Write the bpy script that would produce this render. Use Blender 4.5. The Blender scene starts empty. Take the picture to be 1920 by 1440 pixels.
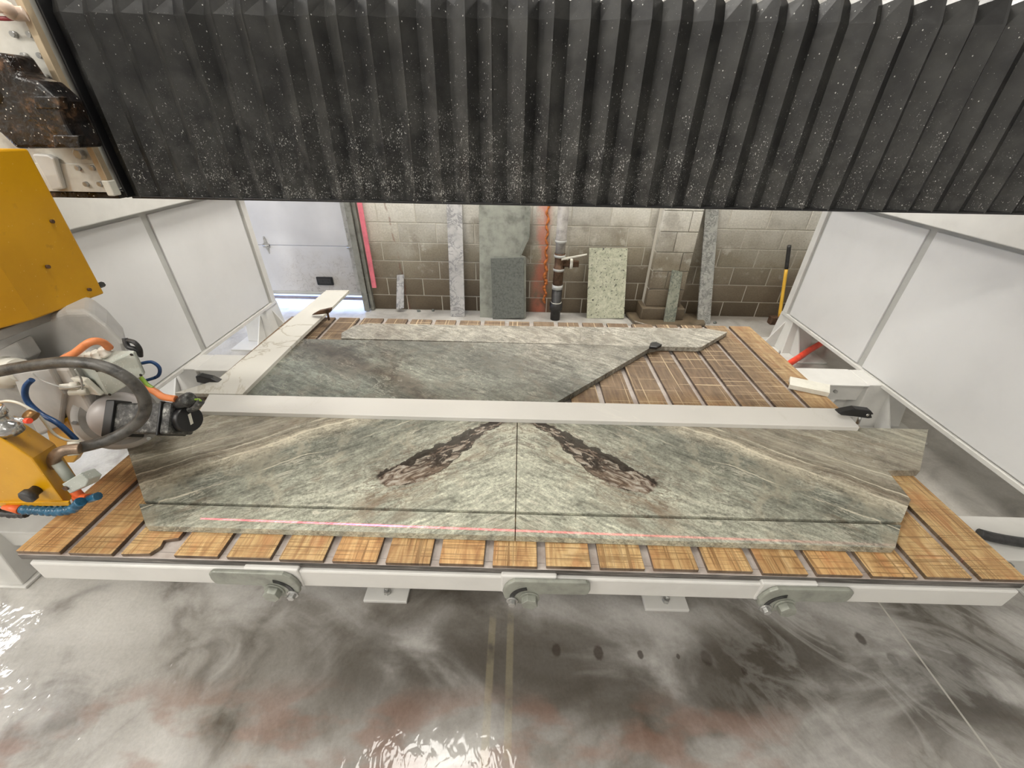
import bpy, bmesh, math, random
from mathutils import Vector, Matrix
random.seed(7)
C = bpy.context.scene.collection
SC = bpy.context.scene
T = 0.8      # table coordinates are measured from the slat tops, which lie 0.8 m above the floor

# ------------------------------------------------------------------ camera
FPX = 761.4
PI_, YA, RO = 0.576421, -0.013461, 0.016340
CP = Vector((1.36085, -0.72327, 1.11627))
_f = Vector((math.sin(YA)*math.cos(PI_), math.cos(YA)*math.cos(PI_), -math.sin(PI_)))
_r0 = Vector((math.cos(YA), -math.sin(YA), 0)); _u0 = _r0.cross(_f)
_r = _r0*math.cos(RO)+_u0*math.sin(RO); _u = -_r0*math.sin(RO)+_u0*math.cos(RO)
cam_d = bpy.data.cameras.new('camera'); cam = bpy.data.objects.new('camera', cam_d); C.objects.link(cam)
cam_d.sensor_width = 36; cam_d.lens = FPX/1920*36; cam_d.clip_start = 0.02; cam_d.clip_end = 200
M = Matrix((_r, _u, -_f)).transposed().to_4x4(); M.translation = CP+Vector((0, 0, T))
cam.matrix_world = M; SC.camera = cam

def at(x, y, ax, v):
    """the place of a photographed point on a real plane (axis ax = v, table coordinates)"""
    d = _f+_r*((x-960)/FPX)-_u*((y-720)/FPX)
    return CP+d*((v-CP[ax])/d[ax])
def pp(pts, ax, v): return [at(x, y, ax, v) for x, y in pts]

# ------------------------------------------------------------------ world, lights, exposure
w = bpy.data.worlds.new('sky'); SC.world = w; w.use_nodes = True
bg = w.node_tree.nodes['Background']; bg.inputs[0].default_value = (0.42, 0.58, 1.0, 1); bg.inputs[1].default_value = 9.0
SC.view_settings.view_transform = 'Standard'; SC.view_settings.look = 'None'
SC.view_settings.exposure = 0.0; SC.view_settings.gamma = 1; SC.view_settings.use_curve_mapping = False
def area(name, loc, size, power, color=(1, 1, 1), rot=(0, 0, 0), portal=False):
    l = bpy.data.lights.new(name, 'AREA'); l.shape = 'RECTANGLE'; l.size, l.size_y = size; l.energy = power; l.color = color
    o = bpy.data.objects.new(name, l); C.objects.link(o); o.location = Vector(loc)+Vector((0, 0, T)); o.rotation_euler = rot
    if portal: l.cycles.is_portal = True
    return o
CEIL = 3.55
for lx, ly, sx_, sy_, p in ((0.58, 0.72, 1.2, 1.05, 52), (-2.4, 1.6, 1.2, 0.42, 25), (-5.4, 1.85, 1.2, 0.42, 60), (-5.4, -1.9, 1.2, 0.42, 90), (0.5, -2.6, 1.2, 0.42, 44), (3.4, -2.6, 1.2, 0.42, 22),
        (-2.4, -1.9, 1.2, 0.42, 130), (6.2, -4.4, 1.2, 0.42, 40), (0.5, -4.8, 1.2, 0.42, 60), (-2.4, -4.8, 1.2, 0.42, 90), (0.6, 3.0, 1.2, 0.42, 80), (3.2, 2.9, 1.2, 0.42, 88)):
    area('ceiling_lamp', (lx, ly, CEIL-0.06), (sx_, sy_), p, (1.0, 0.965, 0.90))
area('daylight_portal', (-6.9, 2.4, 0.8), (2.0, 3.2), 1, rot=(0, math.radians(-90), 0), portal=True)

# ------------------------------------------------------------------ mesh helper
class MB:
    def __init__(s): s.v = []; s.f = []; s.sm = []
    def add(s, vs, fs, smooth=False):
        b = len(s.v); s.v += [Vector(v) for v in vs]; s.f += [tuple(b+i for i in f) for f in fs]; s.sm += [smooth]*len(fs); return s
    def box(s, x0, x1, y0, y1, z0, z1):
        return s.add([(x0, y0, z0), (x1, y0, z0), (x1, y1, z0), (x0, y1, z0), (x0, y0, z1), (x1, y0, z1), (x1, y1, z1), (x0, y1, z1)],
                     [(0, 3, 2, 1), (4, 5, 6, 7), (0, 1, 5, 4), (1, 2, 6, 5), (2, 3, 7, 6), (3, 0, 4, 7)])
    def prism(s, pts, vec):
        pts = [Vector(p) for p in pts]; vec = Vector(vec); n = len(pts)
        nor = Vector((0, 0, 0))
        for i in range(n): nor += pts[i].cross(pts[(i+1) % n])
        if nor.dot(vec) > 0: pts = pts[::-1]
        return s.add(pts+[p+vec for p in pts], [tuple(range(n)), tuple(range(2*n-1, n-1, -1))]+[((i+1) % n, i, n+i, n+(i+1) % n) for i in range(n)])
    def loft(s, rings, cap=True, smooth=False, closed=True):
        n = len(rings[0]); vs = [v for r in rings for v in r]; fs = []
        m = n if closed else n-1
        for k in range(len(rings)-1):
            for i in range(m):
                j = (i+1) % n; fs.append((k*n+i, k*n+j, (k+1)*n+j, (k+1)*n+i))
        b = len(s.v); s.add(vs, fs, smooth)
        if cap: s.f += [tuple(b+i for i in reversed(range(n))), tuple(b+(len(rings)-1)*n+i for i in range(n))]; s.sm += [False, False]
        return s
    def cyl(s, p0, p1, r0, r1=None, n=20, cap=True, smooth=True):
        p0, p1 = Vector(p0), Vector(p1); r1 = r0 if r1 is None else r1
        a = (p1-p0).normalized(); q = a.orthogonal().normalized(); w_ = a.cross(q)
        ring = lambda p, r: [p+(q*math.cos(2*math.pi*i/n)+w_*math.sin(2*math.pi*i/n))*r for i in range(n)]
        return s.loft([ring(p0, r0), ring(p1, r1)], cap, smooth)
    def lathe(s, p0, axis, prof, n=24):
        """prof: list of (distance along the axis, radius)"""
        p0 = Vector(p0); a = Vector(axis).normalized(); q = a.orthogonal().normalized(); w_ = a.cross(q)
        return s.loft([[p0+a*t+(q*math.cos(2*math.pi*i/n)+w_*math.sin(2*math.pi*i/n))*max(r, 1e-4) for i in range(n)] for t, r in prof], True, True)
    def tube(s, pts, r, n=10, sub=6, rf=None):
        pts = [Vector(p) for p in pts]; P = []
        for i in range(len(pts)-1):
            a = pts[max(i-1, 0)]; b = pts[i]; c = pts[i+1]; d = pts[min(i+2, len(pts)-1)]
            for k in range(sub):
                t = k/sub
                P.append(0.5*((2*b)+(c-a)*t+(2*a-5*b+4*c-d)*t*t+(3*b-a-3*c+d)*t**3))
        P.append(pts[-1]); rings = []; q = None
        for i, p in enumerate(P):
            a = (P[min(i+1, len(P)-1)]-P[max(i-1, 0)]).normalized()
            q = a.orthogonal().normalized() if q is None else (q-a*q.dot(a)).normalized()
            w_ = a.cross(q); rr = r if rf is None else rf(i/(len(P)-1))*r
            rings.append([p+(q*math.cos(2*math.pi*j/n)+w_*math.sin(2*math.pi*j/n))*rr for j in range(n)])
        return s.loft(rings, True, True)
    def build(s, name, mat, parent=None, bevel=0, origin=None, seg=2):
        lo = Vector([min(v[i] for v in s.v) for i in range(3)]); hi = Vector([max(v[i] for v in s.v) for i in range(3)])
        org = Vector(origin) if origin else Vector(((lo.x+hi.x)/2, (lo.y+hi.y)/2, lo.z))
        me = bpy.data.meshes.new(name); me.from_pydata([v-org for v in s.v], [], s.f); me.update()
        for p, k in zip(me.polygons, s.sm): p.use_smooth = k
        bm = bmesh.new(); bm.from_mesh(me); bmesh.ops.recalc_face_normals(bm, faces=bm.faces); bm.to_mesh(me); bm.free()
        me.materials.append(mat)
        o = bpy.data.objects.new(name, me); link(o, org+Vector((0, 0, T)), parent)
        if bevel:
            b = o.modifiers.new('bevel', 'BEVEL'); b.width = bevel; b.segments = seg; b.limit_method = 'ANGLE'; b.angle_limit = math.radians(40)
        return o
WL = {}
def link(o, wl, parent=None):
    C.objects.link(o); WL[o.name] = Vector(wl)
    if parent is not None: o.parent = parent; o.location = Vector(wl)-WL[parent.name]
    else: o.location = wl
def tag(o, label=None, cat=None, group=None, kind=None):
    for k, v in (('label', label), ('category', cat), ('group', group), ('kind', kind)):
        if v: o[k] = v
    return o
def thing(name, label, cat, loc, group=None, kind=None):
    o = bpy.data.objects.new(name, None); o.empty_display_size = 0.05; link(o, Vector(loc)+Vector((0, 0, T)))
    return tag(o, label, cat, group, kind)
def copy_part(src, name, wl, parent):
    o = src.copy(); o.name = name; C.objects.link(o); o.parent = parent
    WL[o.name] = Vector(wl)+Vector((0, 0, T)); o.location = WL[o.name]-WL[parent.name]; return o

# ------------------------------------------------------------------ material helper
class NT:
    def __init__(s, name):
        s.m = bpy.data.materials.new(name); s.m.use_nodes = True; s.t = s.m.node_tree; s.b = s.t.nodes['Principled BSDF']
    def n(s, typ, **kw):
        o = s.t.nodes.new(typ)
        for k, v in kw.items(): setattr(o, k, v)
        return o
    def put(s, sock, v):
        if v is None: return
        if hasattr(v, 'links') or isinstance(v, bpy.types.NodeSocket): s.t.links.new(v, sock)
        elif isinstance(v, (tuple, list)) and len(v) == 3 and len(sock.default_value) == 4: sock.default_value = (*v, 1)
        else: sock.default_value = v
    def math(s, op, a, b=None, c=None, clamp=False):
        o = s.n('ShaderNodeMath', operation=op, use_clamp=clamp)
        for i, v in enumerate((a, b, c)):
            if v is not None: s.put(o.inputs[i], v)
        return o.outputs[0]
    def add(s, a, b): return s.math('ADD', a, b)
    def sub(s, a, b): return s.math('SUBTRACT', a, b)
    def mul(s, a, b): return s.math('MULTIPLY', a, b)
    def pos(s):
        g = s.n('ShaderNodeNewGeometry'); x = s.n('ShaderNodeSeparateXYZ'); s.t.links.new(g.outputs['Position'], x.inputs[0])
        return g.outputs['Position'], x.outputs[0], x.outputs[1], x.outputs[2]
    def comb(s, x, y, z=0.0):
        o = s.n('ShaderNodeCombineXYZ')
        for i, v in enumerate((x, y, z)): s.put(o.inputs[i], v)
        return o.outputs[0]
    def noise(s, vec, scale=5, detail=4, rough=0.5, dist=0.0, lac=2.0):
        o = s.n('ShaderNodeTexNoise'); s.put(o.inputs['Vector'], vec); o.inputs['Scale'].default_value = scale
        o.inputs['Detail'].default_value = detail; o.inputs['Roughness'].default_value = rough; o.inputs['Distortion'].default_value = dist
        return o.outputs[0]
    def voro(s, vec, scale, feature='F1', rand=1.0):
        o = s.n('ShaderNodeTexVoronoi', feature=feature); s.put(o.inputs['Vector'], vec); o.inputs['Scale'].default_value = scale; o.inputs['Randomness'].default_value = rand
        return o.outputs['Distance']
    def ramp(s, fac, stops, interp='LINEAR'):
        o = s.n('ShaderNodeValToRGB'); cr = o.color_ramp; cr.interpolation = interp; s.put(o.inputs[0], fac)
        while len(cr.elements) < len(stops): cr.elements.new(0.5)
        for e, (p, c) in zip(cr.elements, stops):
            e.position = p; e.color = (c, c, c, 1) if isinstance(c, (int, float)) else (*c, 1)
        return o.outputs[0]
    def mix(s, fac, a, b, blend='MIX'):
        o = s.n('ShaderNodeMix', data_type='RGBA', blend_type=blend); s.put(o.inputs[0], fac); s.put(o.inputs[6], a); s.put(o.inputs[7], b); return o.outputs[2]
    def step(s, v, lo, hi):
        o = s.n('ShaderNodeMapRange', interpolation_type='SMOOTHSTEP'); s.put(o.inputs[0], v); o.inputs[1].default_value = lo; o.inputs[2].default_value = hi
        return o.outputs[0]
    def bump(s, h, strength=0.3, dist=0.01):
        o = s.n('ShaderNodeBump'); o.inputs['Strength'].default_value = strength; o.inputs['Distance'].default_value = dist; s.put(o.inputs['Height'], h)
        s.t.links.new(o.outputs[0], s.b.inputs['Normal'])
    def out(s, color=None, rough=None, metal=None, spec=None, coat=None, emit=None, estr=None, alpha=None, coatr=None):
        for k, v in (('Base Color', color), ('Roughness', rough), ('Metallic', metal), ('Specular IOR Level', spec), ('Coat Weight', coat), ('Emission Color', emit), ('Emission Strength', estr), ('Alpha', alpha), ('Coat Roughness', coatr)):
            if v is not None: s.put(s.b.inputs[k], v)
        return s.m
def plain(name, col, rough=0.5, metal=0.0, dirt=0.12, scale=8, spec=None, bump=0.0):
    m = NT(name); p, x, y, z = m.pos(); n = m.noise(p, scale, 6, 0.62)
    dark = tuple(c*(1-dirt*2.2) for c in col); lite = tuple(min(1, c*(1+dirt)) for c in col)
    c = m.ramp(n, [(0.28, dark), (0.5, col), (0.72, lite)])
    if bump: m.bump(m.noise(p, scale*6, 5, 0.6), bump, 0.003)
    return m.out(c, m.ramp(m.noise(p, scale*1.7, 4), [(0.3, rough*0.8), (0.7, min(1, rough*1.2))]), metal, spec)

# painted machine steel
WHITE = plain('painted_white_steel', (0.66, 0.65, 0.62), 0.38, 0, 0.05, 5)
SHEET = plain('white_sheet', (0.70, 0.70, 0.70), 0.42, 0, 0.025, 2)
TRIMG = plain('grey_trim', (0.46, 0.46, 0.44), 0.4, 0, 0.05, 6)
LEVER = plain('grey_green_paint', (0.29, 0.30, 0.26), 0.35, 0.15, 0.14, 22, bump=0.2)
STEEL = plain('galvanised_steel', (0.5, 0.5, 0.49), 0.32, 0.8, 0.12, 25)
DARKST = plain('dark_steel', (0.05, 0.05, 0.05), 0.35, 0.6, 0.3, 20)
BLACK = plain('black_plastic', (0.012, 0.012, 0.013), 0.35, 0, 0.1, 12)
RUBBER = plain('black_rubber', (0.035, 0.034, 0.034), 0.45, 0, 0.35, 40, bump=0.3)
RUST = plain('rusty_steel', (0.13, 0.075, 0.045), 0.6, 0.5, 0.35, 30, bump=0.5)
ORANGE = plain('orange_plastic', (0.85, 0.16, 0.04), 0.4, 0, 0.08, 20)
CABLEO = plain('orange_cable', (0.75, 0.25, 0.09), 0.45, 0, 0.1, 20)
REDH = plain('red_hose', (0.85, 0.07, 0.03), 0.35, 0, 0.1, 20)
HOSE = plain('slurry_stained_rubber', (0.075, 0.070, 0.062), 0.4, 0, 0.45, 26, bump=0.4)
BLUE = plain('blue_hose', (0.02, 0.07, 0.2), 0.3, 0, 0.15, 20)
BLUEP = plain('teal_segments', (0.02, 0.11, 0.2), 0.3, 0, 0.3, 25)
GREENC = plain('green_yellow_cable', (0.25, 0.4, 0.05), 0.4)
IVORY = plain('ivory_plastic', (0.72, 0.70, 0.62), 0.35, 0, 0.06, 20)
BOXG = NT('pale_green_enclosure'); _p, _x, _y, _z = BOXG.pos()
_s = BOXG.step(BOXG.voro(_p, 130), 0.22, 0.12)
BOXG = BOXG.out(BOXG.mix(BOXG.mul(_s, 0.6), BOXG.ramp(BOXG.noise(_p, 12, 6), [(0.3, (0.36, 0.39, 0.35)), (0.7, (0.50, 0.53, 0.49))]), (0.8, 0.8, 0.78)), 0.35)
CHROME = plain('worn_chrome', (0.6, 0.6, 0.6), 0.2, 0.9, 0.15, 30)
HEADG = plain('grey_cast_housing', (0.46, 0.45, 0.43), 0.42, 0, 0.10, 7, bump=0.15)
DARKG = plain('shadow_grey_casting', (0.30, 0.29, 0.27), 0.5, 0, 0.15, 9, bump=0.2)
def yellow():
    m = NT('yellow_paint'); p, x, y, z = m.pos()
    c = m.ramp(m.noise(p, 4, 5), [(0.3, (0.54, 0.265, 0.003)), (0.7, (0.70, 0.36, 0.005))])
    sp = m.step(m.voro(p, 55), 0.10, 0.05); c = m.mix(m.mul(sp, 0.5), c, (0.85, 0.6, 0.25))
    g = m.step(m.noise(p, 16, 6, 0.7), 0.60, 0.72); c = m.mix(m.mul(g, 0.35), c, (0.30, 0.15, 0.02))
    m.bump(m.noise(p, 90, 3), 0.08, 0.002); return m.out(c, 0.35)
YELLOW = yellow()
def grease():
    m = NT('greasy_black_metal'); p, x, y, z = m.pos()
    c = m.ramp(m.noise(p, 14, 7, 0.65), [(0.42, (0.006, 0.005, 0.005)), (0.56, (0.02, 0.012, 0.008)), (0.66, (0.16, 0.09, 0.05)), (0.74, (0.35, 0.24, 0.17))])
    sp = m.step(m.voro(p, 60), 0.16, 0.08); c = m.mix(m.mul(sp, 0.8), c, (0.75, 0.72, 0.66))
    m.bump(m.noise(p, 40, 5), 0.6, 0.01); return m.out(c, m.ramp(m.noise(p, 9), [(0.4, 0.15), (0.6, 0.5)]))
GREASE = grease()
def dustyblack():
    m = NT('dusty_black_motor'); p, x, y, z = m.pos()
    n = m.noise(p, 45, 8, 0.75); c = m.ramp(n, [(0.42, (0.018, 0.018, 0.018)), (0.56, (0.09, 0.09, 0.085)), (0.68, (0.4, 0.4, 0.37))])
    m.bump(n, 0.5, 0.004); return m.out(c, 0.45)
DUSTB = dustyblack()
def plate():
    m = NT('carriage_plate'); p, x, y, z = m.pos()
    c = m.ramp(m.noise(p, 7, 6, 0.6), [(0.3, (0.36, 0.33, 0.29)), (0.5, (0.62, 0.60, 0.54)), (0.7, (0.74, 0.72, 0.66))])
    m.bump(m.noise(p, 30, 3), 0.1, 0.003); return m.out(c, 0.35)
PLATE = plate()
BEIGE = plain('beige_anodised', (0.55, 0.44, 0.30), 0.35, 0.3, 0.12, 9)

def bellows_mat():
    m = NT('bellows_fabric'); p, x, y, z = m.pos()
    base = m.ramp(m.noise(p, 9, 5), [(0.35, (0.016, 0.016, 0.0165)), (0.65, (0.042, 0.042, 0.040))])
    # slurry splashes: denser towards the lower middle of the cover
    hz = m.step(z, 2.25, 1.62); hx = m.math('SUBTRACT', 1.0, m.math('MULTIPLY', m.math('ABSOLUTE', m.sub(x, 1.0)), 0.24), clamp=True)
    den = m.mul(hz, hx)
    d1 = m.noise(m.comb(m.mul(x, 1.4), y, z), 170, 3, 0.75); clump = m.noise(p, 16, 4, 0.6)
    th = m.sub(0.705, m.mul(den, 0.115)); th = m.sub(th, m.mul(m.sub(clump, 0.5), 0.30))
    s1 = m.math('MULTIPLY', m.sub(d1, th), 22.0, clamp=True)
    vv = m.step(m.voro(m.comb(x, y, m.mul(z, 0.8)), 66), 0.15, 0.07); vm = m.step(m.noise(p, 21, 2), 0.50, 0.58)
    s = m.math('MAXIMUM', m.mul(s1, 0.8), m.mul(m.mul(vv, vm), 0.7))
    film = m.mul(m.mul(den, m.step(m.noise(p, 24, 6, 0.7), 0.40, 0.7)), 0.09)
    c = m.mix(film, base, (0.5, 0.5, 0.47)); c = m.mix(s, c, (0.82, 0.82, 0.78))
    m.bump(m.add(m.noise(p, 15, 4), m.mul(s, 0.2)), 0.25, 0.01)
    return m.out(c, m.add(0.36, m.mul(s, 0.3)), 0.0, 0.42)
BELLOWS = bellows_mat()

def stone(name, bookmatch=True, gain=1.0):
    m = NT(name); p, x, y, z = m.pos(); z = m.sub(z, T)
    if bookmatch:
        u = m.math('ABSOLUTE', m.sub(x, 1.369))
        uv = m.comb(u, y, z)
        wob = m.sub(m.noise(uv, 3.2, 5, 0.55), 0.5)
        al = m.add(m.mul(u, -0.84), m.mul(y, 0.54)); ac = m.add(m.mul(u, 0.54), m.mul(y, 0.84)); ac = m.add(ac, m.mul(z, 0.5))
        t2 = m.add(ac, m.mul(wob, 0.10))
        base = m.ramp(m.math('DIVIDE', t2, 1.6), [(0.0, (0.40, 0.40, 0.32)), (0.20, (0.50, 0.505, 0.41)), (0.36, (0.38, 0.38, 0.31)), (0.47, (0.24, 0.245, 0.20)), (0.535, (0.205, 0.21, 0.175)),
            (0.56, (0.40, 0.37, 0.29)), (0.585, (0.60, 0.55, 0.43)), (0.60, (0.28, 0.235, 0.175)), (0.63, (0.23, 0.20, 0.155)), (0.66, (0.46, 0.42, 0.34)), (0.69, (0.36, 0.33, 0.27)), (0.73, (0.27, 0.24, 0.19)),
            (0.76, (0.48, 0.44, 0.36)), (0.80, (0.29, 0.26, 0.205)), (0.85, (0.42, 0.41, 0.33)), (0.90, (0.33, 0.33, 0.27))])
    else:
        uv = m.comb(x, y, z); wob = m.sub(m.noise(uv, 1.9, 6, 0.6), 0.5)
        al = m.add(m.mul(x, 0.86), m.mul(y, -0.50)); ac = m.add(m.mul(x, 0.50), m.mul(y, 0.86)); t2 = m.add(ac, m.mul(wob, 0.42))
        base = m.ramp(m.math('DIVIDE', m.sub(t2, 0.5), 2.6), [(0.0, (0.085, 0.088, 0.072)), (0.12, (0.14, 0.15, 0.125)), (0.20, (0.20, 0.215, 0.18)), (0.27, (0.075, 0.062, 0.045)), (0.31, (0.20, 0.205, 0.17)), (0.42, (0.09, 0.095, 0.08)), (0.50, (0.20, 0.20, 0.17)),
            (0.56, (0.33, 0.31, 0.26)), (0.62, (0.13, 0.115, 0.085)), (0.70, (0.22, 0.225, 0.19)), (0.80, (0.33, 0.32, 0.275)), (0.88, (0.42, 0.38, 0.32)), (1.0, (0.30, 0.27, 0.22))])
        bl = m.step(m.noise(uv, 2.6, 5, 0.6, 0.8), 0.60, 0.68); base = m.mix(m.mul(bl, 0.75), base, (0.05, 0.040, 0.030)); base = m.mix(m.step(m.add(m.mul(x, 0.5), y), 1.35, 2.3), base, m.mix(0.5, base, (0.36, 0.35, 0.31)))  # dark patches, then glare painted in as a paler right and back
        if gain != 1.0: base = m.mix(0.6, base, (0.46, 0.43, 0.37))  # paler still for the far strip: own tone plus painted glare
    fv = m.comb(m.mul(al, 5.0), m.mul(m.add(ac, m.mul(wob, 0.08)), 26.0), m.mul(z, 12))
    f1 = m.noise(fv, 1.0, 8, 0.70, 0.8); f2 = m.noise(m.comb(m.mul(al, 16), m.mul(ac, 60), m.mul(z, 40)), 1.0, 6, 0.72, 0.5)
    c = m.mix(1.0, base, m.ramp(f1, [(0.28, 0.42), (0.45, 0.85), (0.6, 1.10), (0.75, 1.45)]), 'MULTIPLY')
    c = m.mix(1.0, c, m.ramp(f2, [(0.30, 0.50), (0.5, 0.98), (0.7, 1.42)]), 'MULTIPLY')
    grit = m.noise(uv, 110, 6, 0.8); c = m.mix(1.0, c, m.ramp(grit, [(0.32, 0.50), (0.5, 1.0), (0.68, 1.42)]), 'MULTIPLY')
    blot = m.noise(uv, 11, 6, 0.7, 0.8); c = m.mix(1.0, c, m.ramp(blot, [(0.34, 0.72), (0.5, 1.0), (0.68, 1.22)]), 'MULTIPLY')
    bei = m.mul(m.step(m.noise(uv, 7, 5, 0.65, 1.0), 0.48, 0.64), 0.5); c = m.mix(bei, c, (0.42, 0.38, 0.29) if bookmatch else (0.16, 0.14, 0.11))
    # fine pale veins and scratches
    rv = m.math('ABSOLUTE', m.sub(m.noise(m.comb(m.mul(al, 2.4), m.mul(ac, 8.0), z), 1.6, 7, 0.62, 1.4), 0.5))
    v = m.mul(m.step(rv, 0.016, 0.004), m.step(m.noise(uv, 5, 3), 0.42, 0.60)); c = m.mix(m.mul(v, 0.7 if bookmatch else 0.30), c, (0.66, 0.63, 0.52))
    if bookmatch:
        band = m.step(t2, 0.90, 0.98); st = m.noise(m.comb(m.mul(al, 1.6), m.mul(m.add(ac, m.mul(wob, 0.09)), 42.0), 2.0), 1.0, 5, 0.6, 0.5)
        c = m.mix(m.mul(band, m.ramp(grit, [(0.35, 0.25), (0.65, 0.6)])), c, m.ramp(st, [(0.34, (0.13, 0.10, 0.075)), (0.46, (0.27, 0.24, 0.19)), (0.56, (0.36, 0.34, 0.27)), (0.66, (0.66, 0.62, 0.50))]))
        for tv, tw in ((0.938, 0.007), (0.99, 0.004), (1.07, 0.005), (0.80, 0.003)):
            ln = m.mul(m.step(m.math('ABSOLUTE', m.sub(m.add(t2, m.mul(m.sub(f1, 0.5), 0.02)), tv)), tw, tw*0.3), m.step(m.noise(uv, 4, 3), 0.36, 0.5)); c = m.mix(m.mul(ln, 0.75), c, (0.74, 0.68, 0.54))
    rv2 = m.math('ABSOLUTE', m.sub(m.noise(uv, 6.5, 6, 0.6, 2.2), 0.5)); v2 = m.mul(m.step(rv2, 0.012, 0.003), m.step(m.noise(uv, 3.1, 2), 0.5, 0.62)); c = m.mix(m.mul(v2, 0.55), c, (0.10, 0.10, 0.08))
    if bookmatch:
        warm = m.mul(m.step(m.noise(m.comb(m.mul(al, 3), m.mul(ac, 9), 0), 1.0, 5, 0.6, 1.2), 0.56, 0.70), 0.5); c = m.mix(warm, c, (0.24, 0.19, 0.14))
        # the dark mirrored vein either side of the seam
        ds = m.sub(0.50, u); s_ = m.add(m.mul(ds, 0.788), m.mul(m.sub(y, 0.29), 0.616)); t_ = m.add(m.mul(ds, -0.616), m.mul(m.sub(y, 0.29), 0.788))
        wv = m.mul(m.sub(m.noise(uv, 14, 6, 0.65), 0.5), 0.055); tt = m.add(t_, wv)
        sn = m.math('DIVIDE', s_, 0.60)
        cr_ = m.math('ABSOLUTE', m.sub(m.noise(m.comb(m.mul(al, 5), m.mul(ac, 16), 1.0), 1.3, 6, 0.6, 1.6), 0.5)); near = m.mul(m.mul(m.step(t_, -0.24, -0.08), m.step(t_, 0.16, 0.05)), m.mul(m.step(s_, -0.2, 0.0), m.step(s_, 0.75, 0.6)))
        c = m.mix(m.mul(m.mul(m.step(cr_, 0.03, 0.004), near), 0.8), c, (0.17, 0.13, 0.10))
        up = m.sub(m.ramp(sn, [(0.0, 0.52), (0.05, 0.53), (0.22, 0.535), (0.4, 0.532), (0.62, 0.535), (0.8, 0.55), (0.93, 0.54), (1.0, 0.50)]), 0.5)
        dn = m.sub(m.ramp(sn, [(0.0, 0.49), (0.04, 0.45), (0.18, 0.405), (0.38, 0.415), (0.58, 0.455), (0.78, 0.50), (1.0, 0.50)]), 0.5)
        lens = m.mul(m.step(m.sub(up, tt), -0.002, 0.004), m.step(m.sub(tt, dn), -0.002, 0.004))
        ends = m.mul(m.step(s_, 0.0, 0.02), m.step(s_, 0.60, 0.57)); lens = m.mul(lens, ends)
        inner = m.ramp(m.noise(m.comb(m.mul(al, 14), m.mul(ac, 34), 0), 1.0, 6, 0.65, 1.5), [(0.40, (0.035, 0.02, 0.015)), (0.47, (0.15, 0.10, 0.075)), (0.55, (0.33, 0.28, 0.23)), (0.66, (0.50, 0.46, 0.40))])
        c = m.mix(m.mul(lens, 0.9), c, inner)
        d_up = m.math('ABSOLUTE', m.sub(tt, m.sub(up, 0.006))); thick = m.add(0.004, m.mul(m.step(m.noise(uv, 9, 3), 0.38, 0.62), 0.022))
        e1 = m.math('MULTIPLY', m.math('SUBTRACT', thick, d_up), 400.0, clamp=True)
        d_dn = m.math('ABSOLUTE', m.sub(tt, dn)); e2 = m.mul(m.math('MULTIPLY', m.math('SUBTRACT', 0.0035, d_dn), 500.0, clamp=True), m.step(m.noise(uv, 12, 2), 0.42, 0.52))
        blob = m.mul(m.mul(m.step(m.noise(m.comb(m.mul(al, 12), m.mul(ac, 28), 3), 1.0, 5, 0.65, 1.4), 0.49, 0.53), lens), m.step(s_, 0.08, 0.25))
        dk = m.mul(m.math('MAXIMUM', m.math('MAXIMUM', e1, e2), blob), ends); c = m.mix(m.mul(dk, 0.93), c, (0.022, 0.016, 0.012))
        halo = m.mul(m.mul(m.step(t_, -0.16, -0.10), m.step(t_, -0.02, -0.08)), m.mul(m.step(s_, -0.22, -0.02), m.step(s_, 0.30, 0.05)))
        c = m.mix(m.mul(m.mul(halo, m.step(f1, 0.42, 0.6)), 0.6), c, (0.26, 0.18, 0.12))
    m.bump(m.add(m.mul(f2, 0.4), m.mul(grit, 0.3)), 0.05, 0.003)
    return m.out(c, m.ramp(m.noise(uv, 3.5, 4), [(0.35, 0.20), (0.65, 0.36)]), 0, 0.5)
STONE = stone('bookmatched_green_quartzite'); STONEB = stone('dark_green_quartzite', False); STONEC = stone('glare_pale_green_quartzite', False, 1.5)

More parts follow.
